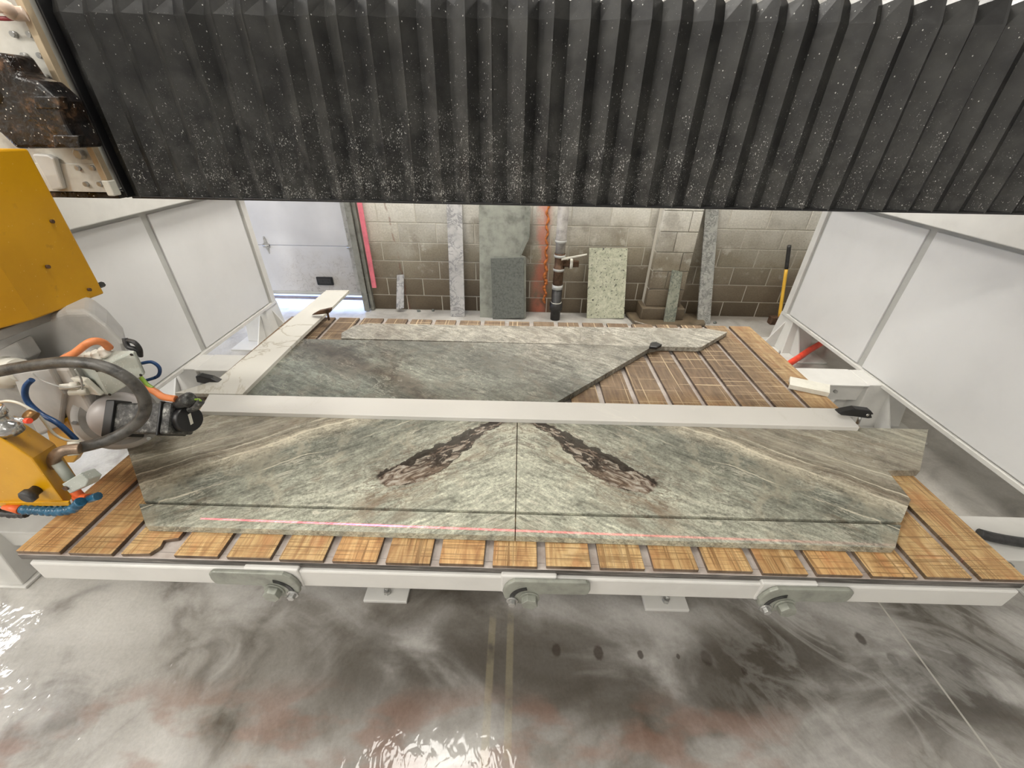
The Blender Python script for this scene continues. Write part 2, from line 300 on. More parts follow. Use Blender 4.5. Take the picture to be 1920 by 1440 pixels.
def wood():
    m = NT('sawn_pine'); p, x, y, z = m.pos(); oi = m.n('ShaderNodeObjectInfo'); rnd = oi.outputs['Random']
    q = m.comb(m.mul(x, 9), m.mul(y, 1.3), m.mul(rnd, 37)); g = m.noise(q, 3.0, 7, 0.6, 2.0)
    c = m.ramp(g, [(0.28, (0.33, 0.17, 0.07)), (0.45, (0.50, 0.31, 0.14)), (0.58, (0.62, 0.43, 0.21)), (0.75, (0.74, 0.56, 0.33))])
    c = m.mix(m.mul(m.step(m.noise(m.comb(m.mul(x, 5), m.mul(y, 2), rnd), 3, 3), 0.52, 0.70), 0.5), c, (0.50, 0.22, 0.09))
    c = m.mix(1.0, c, m.ramp(rnd, [(0.0, (0.86, 0.80, 0.74)), (0.5, (1.0, 1.0, 0.98)), (1.0, (1.08, 0.96, 0.86))]), 'MULTIPLY')
    # saw kerfs scored across and along the boards
    k1 = m.noise(m.comb(m.mul(x, 3.5), m.mul(y, 230), m.mul(rnd, 9)), 1.0, 2, 0.6); k1b = m.noise(m.comb(m.mul(x, 2.2), m.mul(y, 46), 4.0), 1.0, 3, 0.6)
    k2 = m.noise(m.comb(m.mul(x, 190), m.mul(y, 1.2), m.mul(rnd, 5)), 1.0, 2, 0.5); msk = m.step(m.noise(m.comb(m.mul(x, 3), m.mul(y, 3), m.mul(rnd, 20)), 2.0, 2), 0.42, 0.56)
    L = m.math('MAXIMUM', m.step(k1, 0.53, 0.64), m.mul(m.step(k1b, 0.60, 0.66), 0.8)); L = m.math('MAXIMUM', L, m.mul(m.step(k2, 0.53, 0.63), msk))
    c = m.mix(m.mul(L, 0.62), c, (0.16, 0.085, 0.03))
    # water darkened, older boards at the back of the table with pale fresh kerfs
    old = m.step(m.add(y, m.mul(m.sub(m.noise(p, 2.0, 4), 0.5), 0.5)), 0.45, 1.0); old = m.mul(old, m.step(x, 3.05, 2.5))
    c = m.mix(m.mul(old, 0.9), c, m.ramp(g, [(0.3, (0.075, 0.048, 0.030)), (0.7, (0.19, 0.125, 0.075))]))
    fl = m.noise(m.comb(m.mul(x, 1.5), m.mul(y, 80), 7.0), 1.0, 1, 0.5); fl2 = m.noise(m.comb(m.mul(x, 75), m.mul(y, 1.0), 7.0), 1.0, 1, 0.5)
    F = m.math('MAXIMUM', m.step(fl, 0.62, 0.67), m.step(fl2, 0.64, 0.69)); c = m.mix(m.mul(m.mul(F, old), 0.75), c, (0.62, 0.48, 0.30))
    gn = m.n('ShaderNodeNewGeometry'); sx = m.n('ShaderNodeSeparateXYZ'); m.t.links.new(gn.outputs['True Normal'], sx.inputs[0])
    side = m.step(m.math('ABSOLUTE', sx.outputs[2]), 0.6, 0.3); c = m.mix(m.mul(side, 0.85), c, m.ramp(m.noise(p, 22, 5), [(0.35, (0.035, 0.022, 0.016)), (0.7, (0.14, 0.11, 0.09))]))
    m.bump(m.add(m.mul(L, -1.0), m.mul(g, 0.3)), 0.35, 0.003)
    return m.out(c, 0.48)
WOOD = wood()
def board():
    m = NT('grimy_base_board'); p, x, y, z = m.pos()
    a = m.noise(m.comb(m.mul(x, 3), m.mul(y, 12), m.mul(z, 60)), 2.0, 7, 0.7, 0.6)
    c = m.ramp(a, [(0.38, (0.03, 0.026, 0.022)), (0.53, (0.10, 0.09, 0.08)), (0.64, (0.26, 0.24, 0.22)), (0.75, (0.55, 0.52, 0.49))])
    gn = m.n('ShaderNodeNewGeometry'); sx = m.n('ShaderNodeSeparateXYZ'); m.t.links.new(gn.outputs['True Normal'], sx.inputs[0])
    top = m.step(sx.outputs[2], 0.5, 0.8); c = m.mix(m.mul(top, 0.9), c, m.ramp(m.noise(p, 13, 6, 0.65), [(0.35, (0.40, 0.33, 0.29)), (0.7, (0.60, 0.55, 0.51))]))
    m.bump(a, 0.3, 0.004); return m.out(c, 0.3)
BOARD = board()

def block_mat():
    m = NT('stained_concrete_block'); p, x, y, z = m.pos(); z = m.sub(z, T); oi = m.n('ShaderNodeObjectInfo')
    grain = m.noise(p, 60, 6, 0.75); w1 = m.noise(p, 1.7, 5, 0.6)
    h = m.add(z, m.mul(m.sub(w1, 0.5), 0.7))
    c = m.ramp(m.math('DIVIDE', m.add(h, 0.8), 1.4), [(0.0, (0.085, 0.062, 0.038)), (0.13, (0.13, 0.10, 0.065)), (0.28, (0.19, 0.155, 0.11)), (0.48, (0.30, 0.265, 0.20)), (0.66, (0.50, 0.475, 0.41)), (0.80, (0.62, 0.60, 0.54)), (1.0, (0.68, 0.67, 0.62))])
    c = m.mix(1.0, c, m.ramp(grain, [(0.3, 0.78), (0.5, 1.0), (0.7, 1.22)]), 'MULTIPLY')
    c = m.mix(1.0, c, m.ramp(oi.outputs['Random'], [(0, 0.88), (1, 1.1)]), 'MULTIPLY')
    d = m.step(m.noise(p, 2.6, 4, 0.55), 0.56, 0.70); c = m.mix(m.mul(d, 0.4), c, (0.12, 0.09, 0.055))
    wsh = m.mul(m.step(m.noise(p, 7, 6, 0.7), 0.56, 0.68), m.step(z, -0.55, -0.1)); c = m.mix(m.mul(wsh, 0.45), c, (0.66, 0.64, 0.58))
    # red marking paint oversprayed beside the joint, and a thin dark trickle further left
    dx = m.math('ABSOLUTE', m.sub(x, 1.60)); sp = m.mul(m.step(dx, 0.14, 0.0), m.step(m.noise(m.comb(x, m.mul(z, 0.6), 2.0), 7, 4), 0.34, 0.60)); c = m.mix(m.mul(sp, 0.6), c, (0.66, 0.17, 0.10))
    dx2 = m.math('ABSOLUTE', m.sub(x, m.add(-0.005, m.add(m.mul(z, -0.09), m.mul(m.sub(m.noise(m.comb(0.0, 0.0, z), 4, 3), 0.5), 0.10))))); tr = m.mul(m.step(dx2, 0.014, 0.004), m.step(m.noise(p, 12, 3), 0.38, 0.55)); c = m.mix(m.mul(tr, 0.55), c, (0.20, 0.08, 0.05))
    pit = m.mul(m.step(m.voro(p, 42), 0.22, 0.12), m.mul(m.step(m.noise(p, 3.0, 3), 0.52, 0.62), m.step(x, 2.6, 3.0))); c = m.mix(m.mul(pit, 0.7), c, (0.08, 0.06, 0.04))
    m.bump(grain, 0.35, 0.004); return m.out(c, m.add(0.45, m.mul(m.step(z, -0.5, 0.0), 0.25)))
BLOCK = block_mat(); MORTAR = plain('mortar', (0.56, 0.53, 0.46), 0.8, 0, 0.08, 6, bump=0.3)
PLASTER = plain('pale_wall_paint', (0.66, 0.65, 0.61), 0.6, 0, 0.04, 2)

def floor_mat():
    m = NT('wet_concrete'); p, x, y, z = m.pos()
    sm = m.comb(m.mul(m.add(x, m.mul(y, -0.3)), 1.0), m.mul(m.add(y, m.mul(x, 0.25)), 1.5), 0.0)
    a = m.noise(sm, 1.3, 6, 0.52, 0.8); b = m.noise(p, 4.0, 6, 0.55, 0.8); fine = m.noise(p, 70, 4, 0.7)
    c = m.ramp(m.add(m.mul(a, 0.75), m.mul(b, 0.25)), [(0.36, (0.10, 0.088, 0.072)), (0.44, (0.20, 0.185, 0.165)), (0.50, (0.31, 0.295, 0.275)), (0.58, (0.42, 0.405, 0.385)), (0.70, (0.56, 0.545, 0.52))])
    # darker patchy belt along the front of the table, fading out to the left
    belt = m.mul(m.step(m.math('ABSOLUTE', m.sub(y, 0.06)), 0.26, 0.04), m.step(x, 0.2, 1.0)); belt = m.mul(belt, m.step(a, 0.62, 0.46)); c = m.mix(m.mul(belt, 0.8), c, (0.085, 0.075, 0.062))
    # milky slurry film on the left
    milk = m.mul(m.step(x, 1.0, -0.6), m.step(b, 0.30, 0.55)); c = m.mix(m.mul(milk, 0.55), c, (0.58, 0.56, 0.52))
    red = m.mul(m.mul(m.step(y, 0.02, -0.12), m.step(m.noise(m.comb(m.mul(x, 2.2), m.mul(y, 5), 0), 1.3, 5), 0.47, 0.60)), m.step(x, 3.0, 2.2)); c = m.mix(m.mul(red, 0.45), c, (0.28, 0.155, 0.115))
    # worn yellowish lane tape, two strips running away from the viewer
    def lane(x0, x1): return m.mul(m.step(x, x0-0.004, x0+0.003), m.step(x, x1+0.004, x1-0.003))
    tp = m.math('MAXIMUM', lane(1.263, 1.292), lane(1.345, 1.373)); tp = m.mul(tp, m.mul(m.step(y, 0.34, 0.20), m.step(m.noise(p, 9, 5), 0.30, 0.5))); c = m.mix(m.mul(tp, 0.22), c, (0.52, 0.45, 0.27))
    # drip craters in a row
    ccd = None
    for cx, cy, r in ((1.56, 0.125, 0.024), (1.74, 0.12, 0.026), (1.92, 0.118, 0.016), (2.08, 0.115, 0.010), (2.20, 0.112, 0.028), (2.92, 0.21, 0.024), (3.00, 0.13, 0.022), (2.34, 0.065, 0.014)):
        dd = m.math('SQRT', m.add(m.math('POWER', m.sub(x, cx), 2.0), m.math('POWER', m.mul(m.sub(y, cy), 0.75), 2.0)))
        k = m.step(m.add(dd, m.mul(m.sub(fine, 0.5), 0.008)), r, r*0.6); ccd = k if ccd is None else m.math('MAXIMUM', ccd, k)
    c = m.mix(m.mul(ccd, 0.75), c, (0.05, 0.038, 0.03))
    swirl = m.mul(m.step(m.math('ABSOLUTE', m.sub(m.noise(m.comb(m.mul(x, 1.6), m.mul(m.add(y, m.mul(x, 0.6)), 2.2), 0), 1.6, 7, 0.6, 1.2), 0.5)), 0.09, 0.0), m.step(x, 1.9, 2.8)); c = m.mix(m.mul(swirl, 0.25), c, (0.66, 0.65, 0.62))
    # the far side of the room is dry and paler
    dry = m.math('MAXIMUM', m.step(y, 1.2, 2.6), m.mul(m.step(x, 2.9, 3.3), m.step(y, 0.35, 0.6))); c = m.mix(m.mul(dry, 0.8), c, m.ramp(b, [(0.3, (0.36, 0.34, 0.31)), (0.7, (0.58, 0.56, 0.52))]))
    edge = m.step(m.math('ABSOLUTE', m.sub(y, m.add(3.72, m.mul(b, 0.1)))), 0.16, 0.02); edge = m.mul(edge, m.step(x, 2.2, 2.8)); c = m.mix(m.mul(edge, 0.6), c, (0.12, 0.09, 0.06))
    c = m.mix(1.0, c, m.ramp(fine, [(0.3, 0.92), (0.7, 1.08)]), 'MULTIPLY')
    wet = m.ramp(m.noise(p, 0.9, 3), [(0.38, 0.03), (0.6, 0.08)]); ro = m.add(wet, m.mul(dry, 0.25))
    rip = m.noise(m.comb(m.mul(x, 1.0), m.mul(y, 0.6), 0), 26, 2, 0.5, 0.6)
    m.bump(m.add(rip, m.mul(m.noise(p, 6, 2), 1.2)), 0.20, 0.012)
    return m.out(c, ro, 0, 0.5)
FLOOR = floor_mat()

def marble(name, base, vein, sc=9, dens=0.03):
    m = NT(name); p, x, y, z = m.pos(); v = m.math('ABSOLUTE', m.sub(m.noise(p, sc, 7, 0.62, 1.6), 0.5))
    c = m.mix(m.mul(m.mul(m.step(v, dens*2.0, 0.002), m.step(m.noise(p, sc*0.8, 3), 0.33, 0.55)), 0.75), m.ramp(m.noise(p, sc*0.6, 5), [(0.3, tuple(k*0.8 for k in base)), (0.7, base)]), vein); return m.out(c, 0.25)
MARBLE = marble('grey_veined_marble', (0.56, 0.55, 0.54), (0.20, 0.20, 0.21), 9, 0.035)
MARBLE2 = marble('speckled_grey_marble', (0.46, 0.46, 0.43), (0.14, 0.15, 0.14), 16, 0.04)
STRIP = marble('white_quartz', (0.74, 0.72, 0.68), (0.68, 0.66, 0.61), 1.2, 0.006)
STRIPV = marble('white_veined_quartz', (0.70, 0.68, 0.62), (0.46, 0.42, 0.34), 1.7, 0.010)
GREENM = marble('green_grey_offcut', (0.33, 0.34, 0.27), (0.10, 0.12, 0.10), 14, 0.04)
def granite():
    m = NT('speckled_cream_granite'); p, x, y, z = m.pos(); c = m.ramp(m.noise(p, 22, 6, 0.7), [(0.3, (0.34, 0.36, 0.26)), (0.5, (0.55, 0.56, 0.43)), (0.7, (0.72, 0.71, 0.58))])
    s = m.mul(m.step(m.noise(p, 48, 3, 0.6), 0.60, 0.66), 1.0); c = m.mix(s, c, (0.05, 0.05, 0.05)); return m.out(c, 0.3)
GRANITE = granite()
SLATE = plain('dark_green_grey_stone', (0.145, 0.155, 0.14), 0.45, 0, 0.22, 45); SLATEB = plain('dusty_grey_stone', (0.30, 0.31, 0.27), 0.5, 0, 0.2, 10)
def doorm():
    m = NT('scuffed_door_skin'); p, x, y, z = m.pos(); z = m.sub(z, T)
    c = m.ramp(m.noise(p, 3, 6), [(0.3, (0.58, 0.58, 0.60)), (0.7, (0.68, 0.68, 0.70))])
    g = m.mul(m.step(m.add(z, m.mul(m.sub(m.noise(p, 4, 6), 0.5), 0.6)), -0.1, -0.45), m.step(x, -1.6, -0.9)); c = m.mix(m.mul(g, 0.5), c, (0.42, 0.38, 0.32))
    v = m.mul(m.step(m.math('ABSOLUTE', m.sub(m.noise(p, 9, 6, 0.6, 1), 0.5)), 0.02, 0.003), g); c = m.mix(m.mul(v, 0.5), c, (0.18, 0.15, 0.13)); return m.out(c, 0.45)
DOORM = doorm()
PINK = plain('pink_board', (0.80, 0.20, 0.26), 0.5, 0, 0.1, 10); FOAM = plain('orange_brown_foam', (0.55, 0.17, 0.04), 0.6, 0, 0.4, 40, bump=0.5)
PIPEG = plain('grey_conduit', (0.33, 0.31, 0.29), 0.5, 0, 0.25, 14); PIPEB = plain('blackened_pipe', (0.02, 0.018, 0.017), 0.45, 0, 0.3, 20)
OUT = plain('bright_yard', (0.75, 0.78, 0.85), 0.5, 0, 0.08, 3)

# ================================================================== the setting
XL, XR, YF, YB = -7.0, 8.5, -6.5, 3.80
def struct(mb, name, mat, parent=None, bevel=0):
    o = mb.build(name, mat, parent, bevel)
    if parent is None: o['kind'] = 'structure'
    return o
struct(MB().box(XL-3, XR, YF, YB+5, -0.95, -0.80), 'floor', FLOOR)
struct(MB().box(XL, XR, YF, YB+0.2, CEIL, CEIL+0.15), 'ceiling', PLASTER)
struct(MB().box(XR, XR+0.2, YF, YB+0.2, -0.8, CEIL), 'wall_right', PLASTER)
struct(MB().box(XL, XR, YF-0.2, YF, -0.8, CEIL), 'wall_front', PLASTER)
wl = MB(); wl.box(XL-0.2, XL, YF, 1.4, -0.8, CEIL); wl.box(XL-0.2, XL, 3.4, YB+0.2, -0.8, CEIL); wl.box(XL-0.2, XL, 1.4, 3.4, 2.4, CEIL)
struct(wl, 'wall_left', PLASTER)
DX0, DX1 = -3.2, -0.42     # overhead door opening in the back wall
wb = MB(); wb.box(DX1, XR, YB+0.005, YB+0.22, -0.8, CEIL); wb.box(XL, DX0, YB+0.02, YB+0.22, -0.8, CEIL); wb.box(DX0, DX1, YB+0.02, YB+0.22, 2.2, CEIL)
wall_b = struct(wb, 'wall_back', MORTAR)
# individually laid blocks, running bond
zl = [-0.80, -0.62, -0.42, -0.22, -0.02, 0.185, 0.385, 0.585, 0.785, 0.985, 1.185, 1.385, 1.585, 1.785, 1.985, 2.185]
proto = {}
for r in range(len(zl)-1):
    z0, z1 = zl[r], zl[r+1]; off = 2.10 + (0.205 if r % 2 else 0.0)
    i0 = math.ceil((DX1-off)/0.41)-1
    for i in range(i0, 8):
        a, b = off+i*0.41, off+(i+1)*0.41
        a = max(a, DX1+0.0); b = min(b, 5.2)
        if b-a < 0.06: continue
        key = (round(b-a, 3), round(z1-z0, 3))
        org = ((a+b)/2, YB, z0)
        if key not in proto:
            proto[key] = MB().box(a+0.005, b-0.005, YB, YB+0.03, z0+0.005, z1-0.004).build('block', BLOCK, wall_b, 0.003, origin=org, seg=1)
        else: copy_part(proto[key], 'block', org, wall_b)
# the projecting pier of the same blocks
pier = MB().box(2.79, 3.17, 3.63, YB-0.01, -0.62, 2.3).build('trim_1', MORTAR); pier['kind'] = 'structure'
for r in range(1, len(zl)-1):
    z0, z1 = zl[r], zl[r+1]
    cut = 2.98 + (0.09 if r % 2 else -0.02)
    for a, b in ((2.785, cut), (cut, 3.175)):
        MB().box(a+0.003, b-0.003, 3.615, 3.70, z0+0.004, z1-0.004).build('block', BLOCK, pier, 0.003, seg=1)
fo = MB().prism([(2.62, 3.78, -0.8), (2.66, 3.52, -0.8), (2.82, 3.40, -0.8), (3.30, 3.40, -0.8), (3.46, 3.50, -0.8), (3.52, 3.78, -0.8)], (0, 0, 0.045)).build('trim_2', plain('damp_footing', (0.13, 0.10, 0.065), 0.4, 0, 0.3, 8), None, 0.02, seg=3); fo['kind'] = 'structure'
fo2 = MB().box(2.74, 3.22, 3.56, YB, -0.76, -0.62).build('trim_3', BLOCK, None, 0.01); fo2['kind'] = 'structure'
MB_J = MB().box(3.118, 3.126, -2.0, 1.9, -0.801, -0.7990).build('trim_5', plain('joint_filler', (0.5, 0.48, 0.44), 0.5)); MB_J['kind'] = 'structure'
# overhead door
door = thing('door_1', 'white sectional overhead door left of the block wall, raised a hand above the floor', 'door', (-1.8, YB, -0.8), kind='structure')
MB().box(DX0, DX1-0.01, YB+0.0, YB+0.045, -0.073, 0.90).build('door_section', DOORM, door, 0.004)
MB().box(DX0, DX1-0.01, YB+0.0, YB+0.045, -0.60, -0.077).build('door_section', DOORM, door, 0.004)
MB().box(DX0, DX1-0.01, YB+0.0, YB+0.045, 0.904, 2.2).build('door_section', DOORM, door, 0.004)
MB().box(DX0, DX1-0.03, YB-0.01, YB+0.05, -0.635, -0.60).build('bottom_seal', TRIMG, door, 0.004)
MB().box(DX0, DX1-0.03, YB+0.01, YB+0.04, -0.70, -0.665).build('threshold_strip', plain('mauve_seal', (0.34, 0.32, 0.38), 0.5), door, 0.004)
def hinge(x, z):
    m = MB(); m.box(x-0.035, x+0.035, YB-0.012, YB-0.0, z-0.03, z+0.01); m.prism([(x-0.02, YB-0.006, z+0.01), (x+0.02, YB-0.006, z+0.01), (x+0.008, YB-0.006, z+0.085), (x-0.008, YB-0.006, z+0.085)], (0, 0.006, 0))
    m.prism([(x-0.015, YB-0.006, z-0.03), (x+0.02, YB-0.006, z-0.03), (x+0.006, YB-0.006, z-0.10)], (0, 0.006, 0)); m.cyl((x-0.035, YB-0.015, z-0.01), (x+0.035, YB-0.015, z-0.01), 0.008, n=10); return m
hinge(-1.43, -0.07).build('hinge', STEEL, door); hinge(-0.50, -0.07).build('hinge', STEEL, door)
hm = MB(); hm.box(-0.965, -0.775, YB-0.02, YB, -0.515, -0.418); h_ = hm.build('door_handle', BLACK, door, 0.012, seg=3)
MB().box(-0.945, -0.795, YB-0.024, YB-0.018, -0.495, -0.435).build('grip_recess', RUBBER, h_, 0.006)
MB().box(-0.52, -0.475, YB-0.008, YB, -0.05, 2.2).build('end_stile', STEEL, door)
MB().box(-0.52, -0.475, YB-0.008, YB, -0.60, -0.10).build('end_stile', STEEL, door)
tr = MB(); tr.box(-0.445, -0.425, YB-0.09, YB, -0.79, 2.3); tr.box(-0.425, -0.385, YB-0.09, YB-0.075, -0.79, 2.3); tr.box(-0.385, -0.345, YB-0.05, YB-0.0, -0.79, 2.3)
tro = tr.build('trim_4', plain('galvanised_track', (0.30, 0.30, 0.27), 0.4, 0.5, 0.2, 12)); tro['kind'] = 'structure'
tag(MB().box(-0.322, -0.275, YB-0.055, YB-0.03, -0.52, 1.6).build('foam_board', PINK, None, 0.002), 'narrow bright pink board standing along the overhead door track', 'board')
# a simple yard outside the doors
yd = MB().box(-4.5, 0.8, YB+4.0, YB+4.1, -0.8, 1.2).build('wall_outside', OUT); yd['kind'] = 'structure'

# ================================================================== side supports of the saw
def support(sd):
    s = sd; X = 1.45+s*2.55; nm = 'right' if s > 0 else 'left'
    bx = lambda m, a, b, y0, y1, z0, z1: m.box(min(X+s*a, X+s*b), max(X+s*a, X+s*b), y0, y1, z0, z1)
    lab = 'white panelled steel side frame carrying the bridge on the right' if s > 0 else 'white panelled steel side frame carrying the bridge on the left, behind the saw head'
    t = thing('side_frame', lab, 'machine frame', (X+s*0.1, 1.6, -0.8))
    bx(MB(), 0.012, 0.05, 0.15, 3.12, -0.47, 0.62).build('backing_frame', TRIMG, t)
    bx(MB(), 0.0, 0.016, 0.20, 2.018, -0.432, 0.56).build('panel', SHEET, t, 0.004)
    bx(MB(), 0.0, 0.016, 2.076, 3.02, -0.432, 0.56).build('panel', SHEET, t, 0.004)
    bx(MB(), -0.012, 0.05, 0.15, 3.12, -0.468, -0.440).build('bottom_rail', WHITE, t, 0.003)
    bx(MB(), -0.012, 0.012, 3.05, 3.12, -0.44, 0.60).build('end_rail', WHITE, t, 0.003)
    bx(MB(), -0.10, 0.18, -0.4, 3.3, 0.60, 0.834).build('runway_beam', WHITE, t, 0.006)
    for yc in (0.49, 1.89, 3.04):
        m = MB(); a = -0.10 if yc < 3 else 0.0
        P = lambda a_, y_, z_: (X+s*a_, y_, z_)
        m.loft([[P(a-0.02, yc-0.16, -0.785), P(0.25, yc-0.16, -0.785), P(0.25, yc+0.12, -0.785), P(a-0.02, yc+0.12, -0.785)],
                [P(a, yc-0.11, -0.45), P(0.22, yc-0.11, -0.45), P(0.22, yc+0.11, -0.45), P(a, yc+0.11, -0.45)],
                [P(0.05, yc-0.08, -0.44), P(0.20, yc-0.08, -0.44), P(0.20, yc+0.08, -0.44), P(0.05, yc+0.08, -0.44)],
                [P(0.05, yc-0.08, 0.6), P(0.20, yc-0.08, 0.6), P(0.20, yc+0.08, 0.6), P(0.05, yc+0.08, 0.6)]])
        m.build('post', WHITE, t, 0.006)
        MB().prism([P(a-0.02, yc-0.02, -0.785), P(a-0.16 if yc > 1 else a-0.03, yc-0.02, -0.785), P(a, yc-0.02, -0.50)], (0, 0.012, 0)).build('gusset', WHITE, t, 0.002)
        MB().prism([P(0.06, yc-0.16, -0.785), P(0.06, yc-0.32 if yc > 1 else yc-0.18, -0.785), P(0.06, yc-0.11, -0.50)], (s*0.012, 0, 0)).build('gusset', WHITE, t, 0.002)
        fr = yc < 1
        bp = bx(MB(), a-(0.04 if fr else 0.20), 0.32, yc-(0.17 if fr else 0.34), yc+0.20, -0.80, -0.785).build('base_plate', WHITE, t, 0.004)
        if not fr:
            b = MB(); b.cyl(P(a-0.10, yc-0.24, -0.785), P(a-0.10, yc-0.24, -0.765), 0.018, n=6, smooth=False); b.cyl(P(a-0.10, yc-0.24, -0.765), P(a-0.10, yc-0.24, -0.72), 0.009, n=10); b.build('anchor_bolt', STEEL, bp)
    for yc in (0.50, 1.89):
        # tie beam from the post to the table base
        x0, x1 = X-s*0.10, X-s*(1.28 if s > 0 else 1.2)
        m = MB(); m.box(min(x0, x1), max(x0, x1), yc-0.118, yc+0.118, -0.462, -0.45); m.box(min(x0, x1), max(x0, x1), yc-0.085, yc+0.085, -0.60, -0.462); m.build('tie_beam', WHITE, t, 0.003)
        for q in (0.3, 0.42): MB().cyl((X-s*q, yc-0.085, -0.52), (X-s*q, yc-0.105, -0.52), 0.012, n=6).build('bolt', STEEL, t)
    return t
support(1); support(-1)

# ================================================================== table
table = thing('cutting_table', 'wide cutting table of wooden slats on a white steel base under the slabs', 'table', (1.37, 0.86, -0.8))
PIT, DEP = 0.161, 1.757
def slat_mb(i, half_gap=0.0135): return (i*PIT+half_gap, (i+1)*PIT-half_gap)
proto_s = None
for i in range(-1, 18):
    a, b = slat_mb(i)
    if i == 1:
        # the broken slat: its front right corner has split away
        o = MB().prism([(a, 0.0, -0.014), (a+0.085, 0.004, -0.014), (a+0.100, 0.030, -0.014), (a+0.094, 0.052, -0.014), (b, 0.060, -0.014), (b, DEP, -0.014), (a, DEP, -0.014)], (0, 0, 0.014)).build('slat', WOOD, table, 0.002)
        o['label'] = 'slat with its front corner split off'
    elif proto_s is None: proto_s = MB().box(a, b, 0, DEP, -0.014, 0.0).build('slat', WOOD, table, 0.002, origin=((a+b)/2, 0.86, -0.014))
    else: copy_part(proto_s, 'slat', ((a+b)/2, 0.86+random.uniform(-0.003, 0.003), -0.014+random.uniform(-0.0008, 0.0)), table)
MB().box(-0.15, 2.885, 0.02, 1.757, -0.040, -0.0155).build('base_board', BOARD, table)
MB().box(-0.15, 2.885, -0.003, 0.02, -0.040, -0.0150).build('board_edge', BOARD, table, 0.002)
rl = MB(); rl.box(-0.120, 2.875, -0.014, 0.07, -0.122, -0.0405); rail = rl.build('front_rail', WHITE, table, 0.006)
ub = MB(); ub.box(-0.05, 2.80, 0.075, 1.70, -0.16, -0.041); ub.build('under_frame', WHITE, table, 0.004)
ub = MB(); ub.box(0.15, 2.6, 0.40, 0.60, -0.62, -0.16); ub.box(0.15, 2.6, 1.79, 1.99, -0.62, -0.46); ub.box(0.15, 2.6, 1.3, 1.5, -0.62, -0.16); ub.box(0.3, 0.5, 0.5, 1.9, -0.62, -0.46); ub.box(2.2, 2.4, 0.5, 1.9, -0.62, -0.46); ub.build('under_carriage', WHITE, table, 0.004)
for xa in (0.665, 1.985):
    m = MB().box(xa+0.04, xa+0.16, 0.42, 0.56, -0.785, -0.16).build('foot_column', WHITE, table)
    p_ = MB().box(xa, xa+0.205, 0.304, 0.60, -0.80, -0.782).build('foot_plate', WHITE, table, 0.003)
    m = MB(); m.cyl((xa+0.105, 0.345, -0.782), (xa+0.105, 0.345, -0.762), 0.017, n=6, smooth=False); m.cyl((xa+0.105, 0.345, -0.762), (xa+0.105, 0.345, -0.735), 0.009); m.build('anchor_bolt', STEEL, p_)
# cam levers along the front rail: px_ = pivot, d = side to which the handle points
LZ = -0.116
LPT = [(-0.047,0.083),(0.166,0.086),(0.179,0.075),(0.182,0.047),(0.178,0.027),(0.17,0.021),(0.037,0.019),(0.028,0.01),(0.021,-0.02),(0.0,-0.037),(-0.028,-0.038),(-0.053,-0.03),(-0.077,-0.008),(-0.083,0.022),(-0.077,0.048),(-0.066,0.068)]
def lever(px_, zc, d):
    y0 = -0.032
    q = sorted((px_-d*0.088, px_+d*0.080)); MB().box(q[0], q[1], -0.018, 0.02, -0.118, -0.030).build('stop_block', WHITE, table, 0.005)
    m = MB(); P = [(px_+d*a_, y0, zc+b_) for a_, b_ in LPT]; m.prism(P, (0, 0.0135, 0)); lv = m.build('cam_lever', LEVER, table, 0.004)
    s = MB(); arc = []
    for rr_, ks in ((0.062, range(9)), (0.047, range(8, -1, -1))):
        for k in ks:
            a = math.radians(100+85*k/8); arc.append((px_+d*(rr_*math.cos(a)+0.0), y0-0.0006, zc+rr_*math.sin(a)*0.98-0.004))
    s.prism(arc, (0, -0.0012, 0)); s.build('slot', DARKST, lv)
    b = MB(); c0 = (px_, y0, zc)
    b.cyl(c0, (c0[0], c0[1]-0.004, c0[2]), 0.031, n=24); b.cyl((c0[0], c0[1]-0.004, c0[2]), (c0[0], c0[1]-0.024, c0[2]), 0.026, 0.0255, n=6, smooth=False); b.build('pivot_bolt', LEVER, lv, 0.0015)
    b = MB(); c0 = (px_-d*0.053, y0, zc-0.016)
    b.cyl(c0, (c0[0], c0[1]-0.005, c0[2]), 0.018, n=20); b.cyl((c0[0], c0[1]-0.005, c0[2]), (c0[0], c0[1]-0.018, c0[2]), 0.012, n=6, smooth=False); b.build('lock_bolt', STEEL, lv, 0.001)
lever(0.626, LZ, -1); lever(1.416, LZ, 1); lever(2.195, LZ, 1)

# ================================================================== stone on the table
def slab(name, pts, z0, z1, mat, label, cat='stone slab', bevel=0.0012, group=None):
    o = MB().prism([(x, y, z0) for x, y in pts], (0, 0, z1-z0)).build(name, mat, None, bevel); return tag(o, label, cat, group)
TH = 0.03
slab('stone_slab', [(0.124, 0.1755), (1.3665, 0.1745), (1.3665, 0.671), (-0.385, 0.670), (-0.150, 0.434)], 0.0, TH, STONE, 'green veined slab on the front left of the table, left half of the mirrored pattern')
slab('stone_slab', [(1.3695, 0.1745), (2.634, 0.1755), (2.74, 0.272), (2.764, 0.413), (2.89, 0.417), (3.129, 0.669), (1.3695, 0.671)], 0.0, TH, STONE, 'green veined slab on the front right of the table with a notched right end')
slab('stone_strip', [(0.201, 0.082), (1.3665, 0.082), (1.3665, 0.1655), (0.111, 0.1665)], -0.0, TH-0.003, STONE, 'long narrow green strip cut off along the front left edge, crossed by the pink laser')
slab('stone_strip', [(1.3695, 0.082), (2.541, 0.078), (2.626, 0.1655), (1.3695, 0.1655)], -0.0, TH-0.003, STONE, 'long narrow green strip cut off along the front right edge of the table')
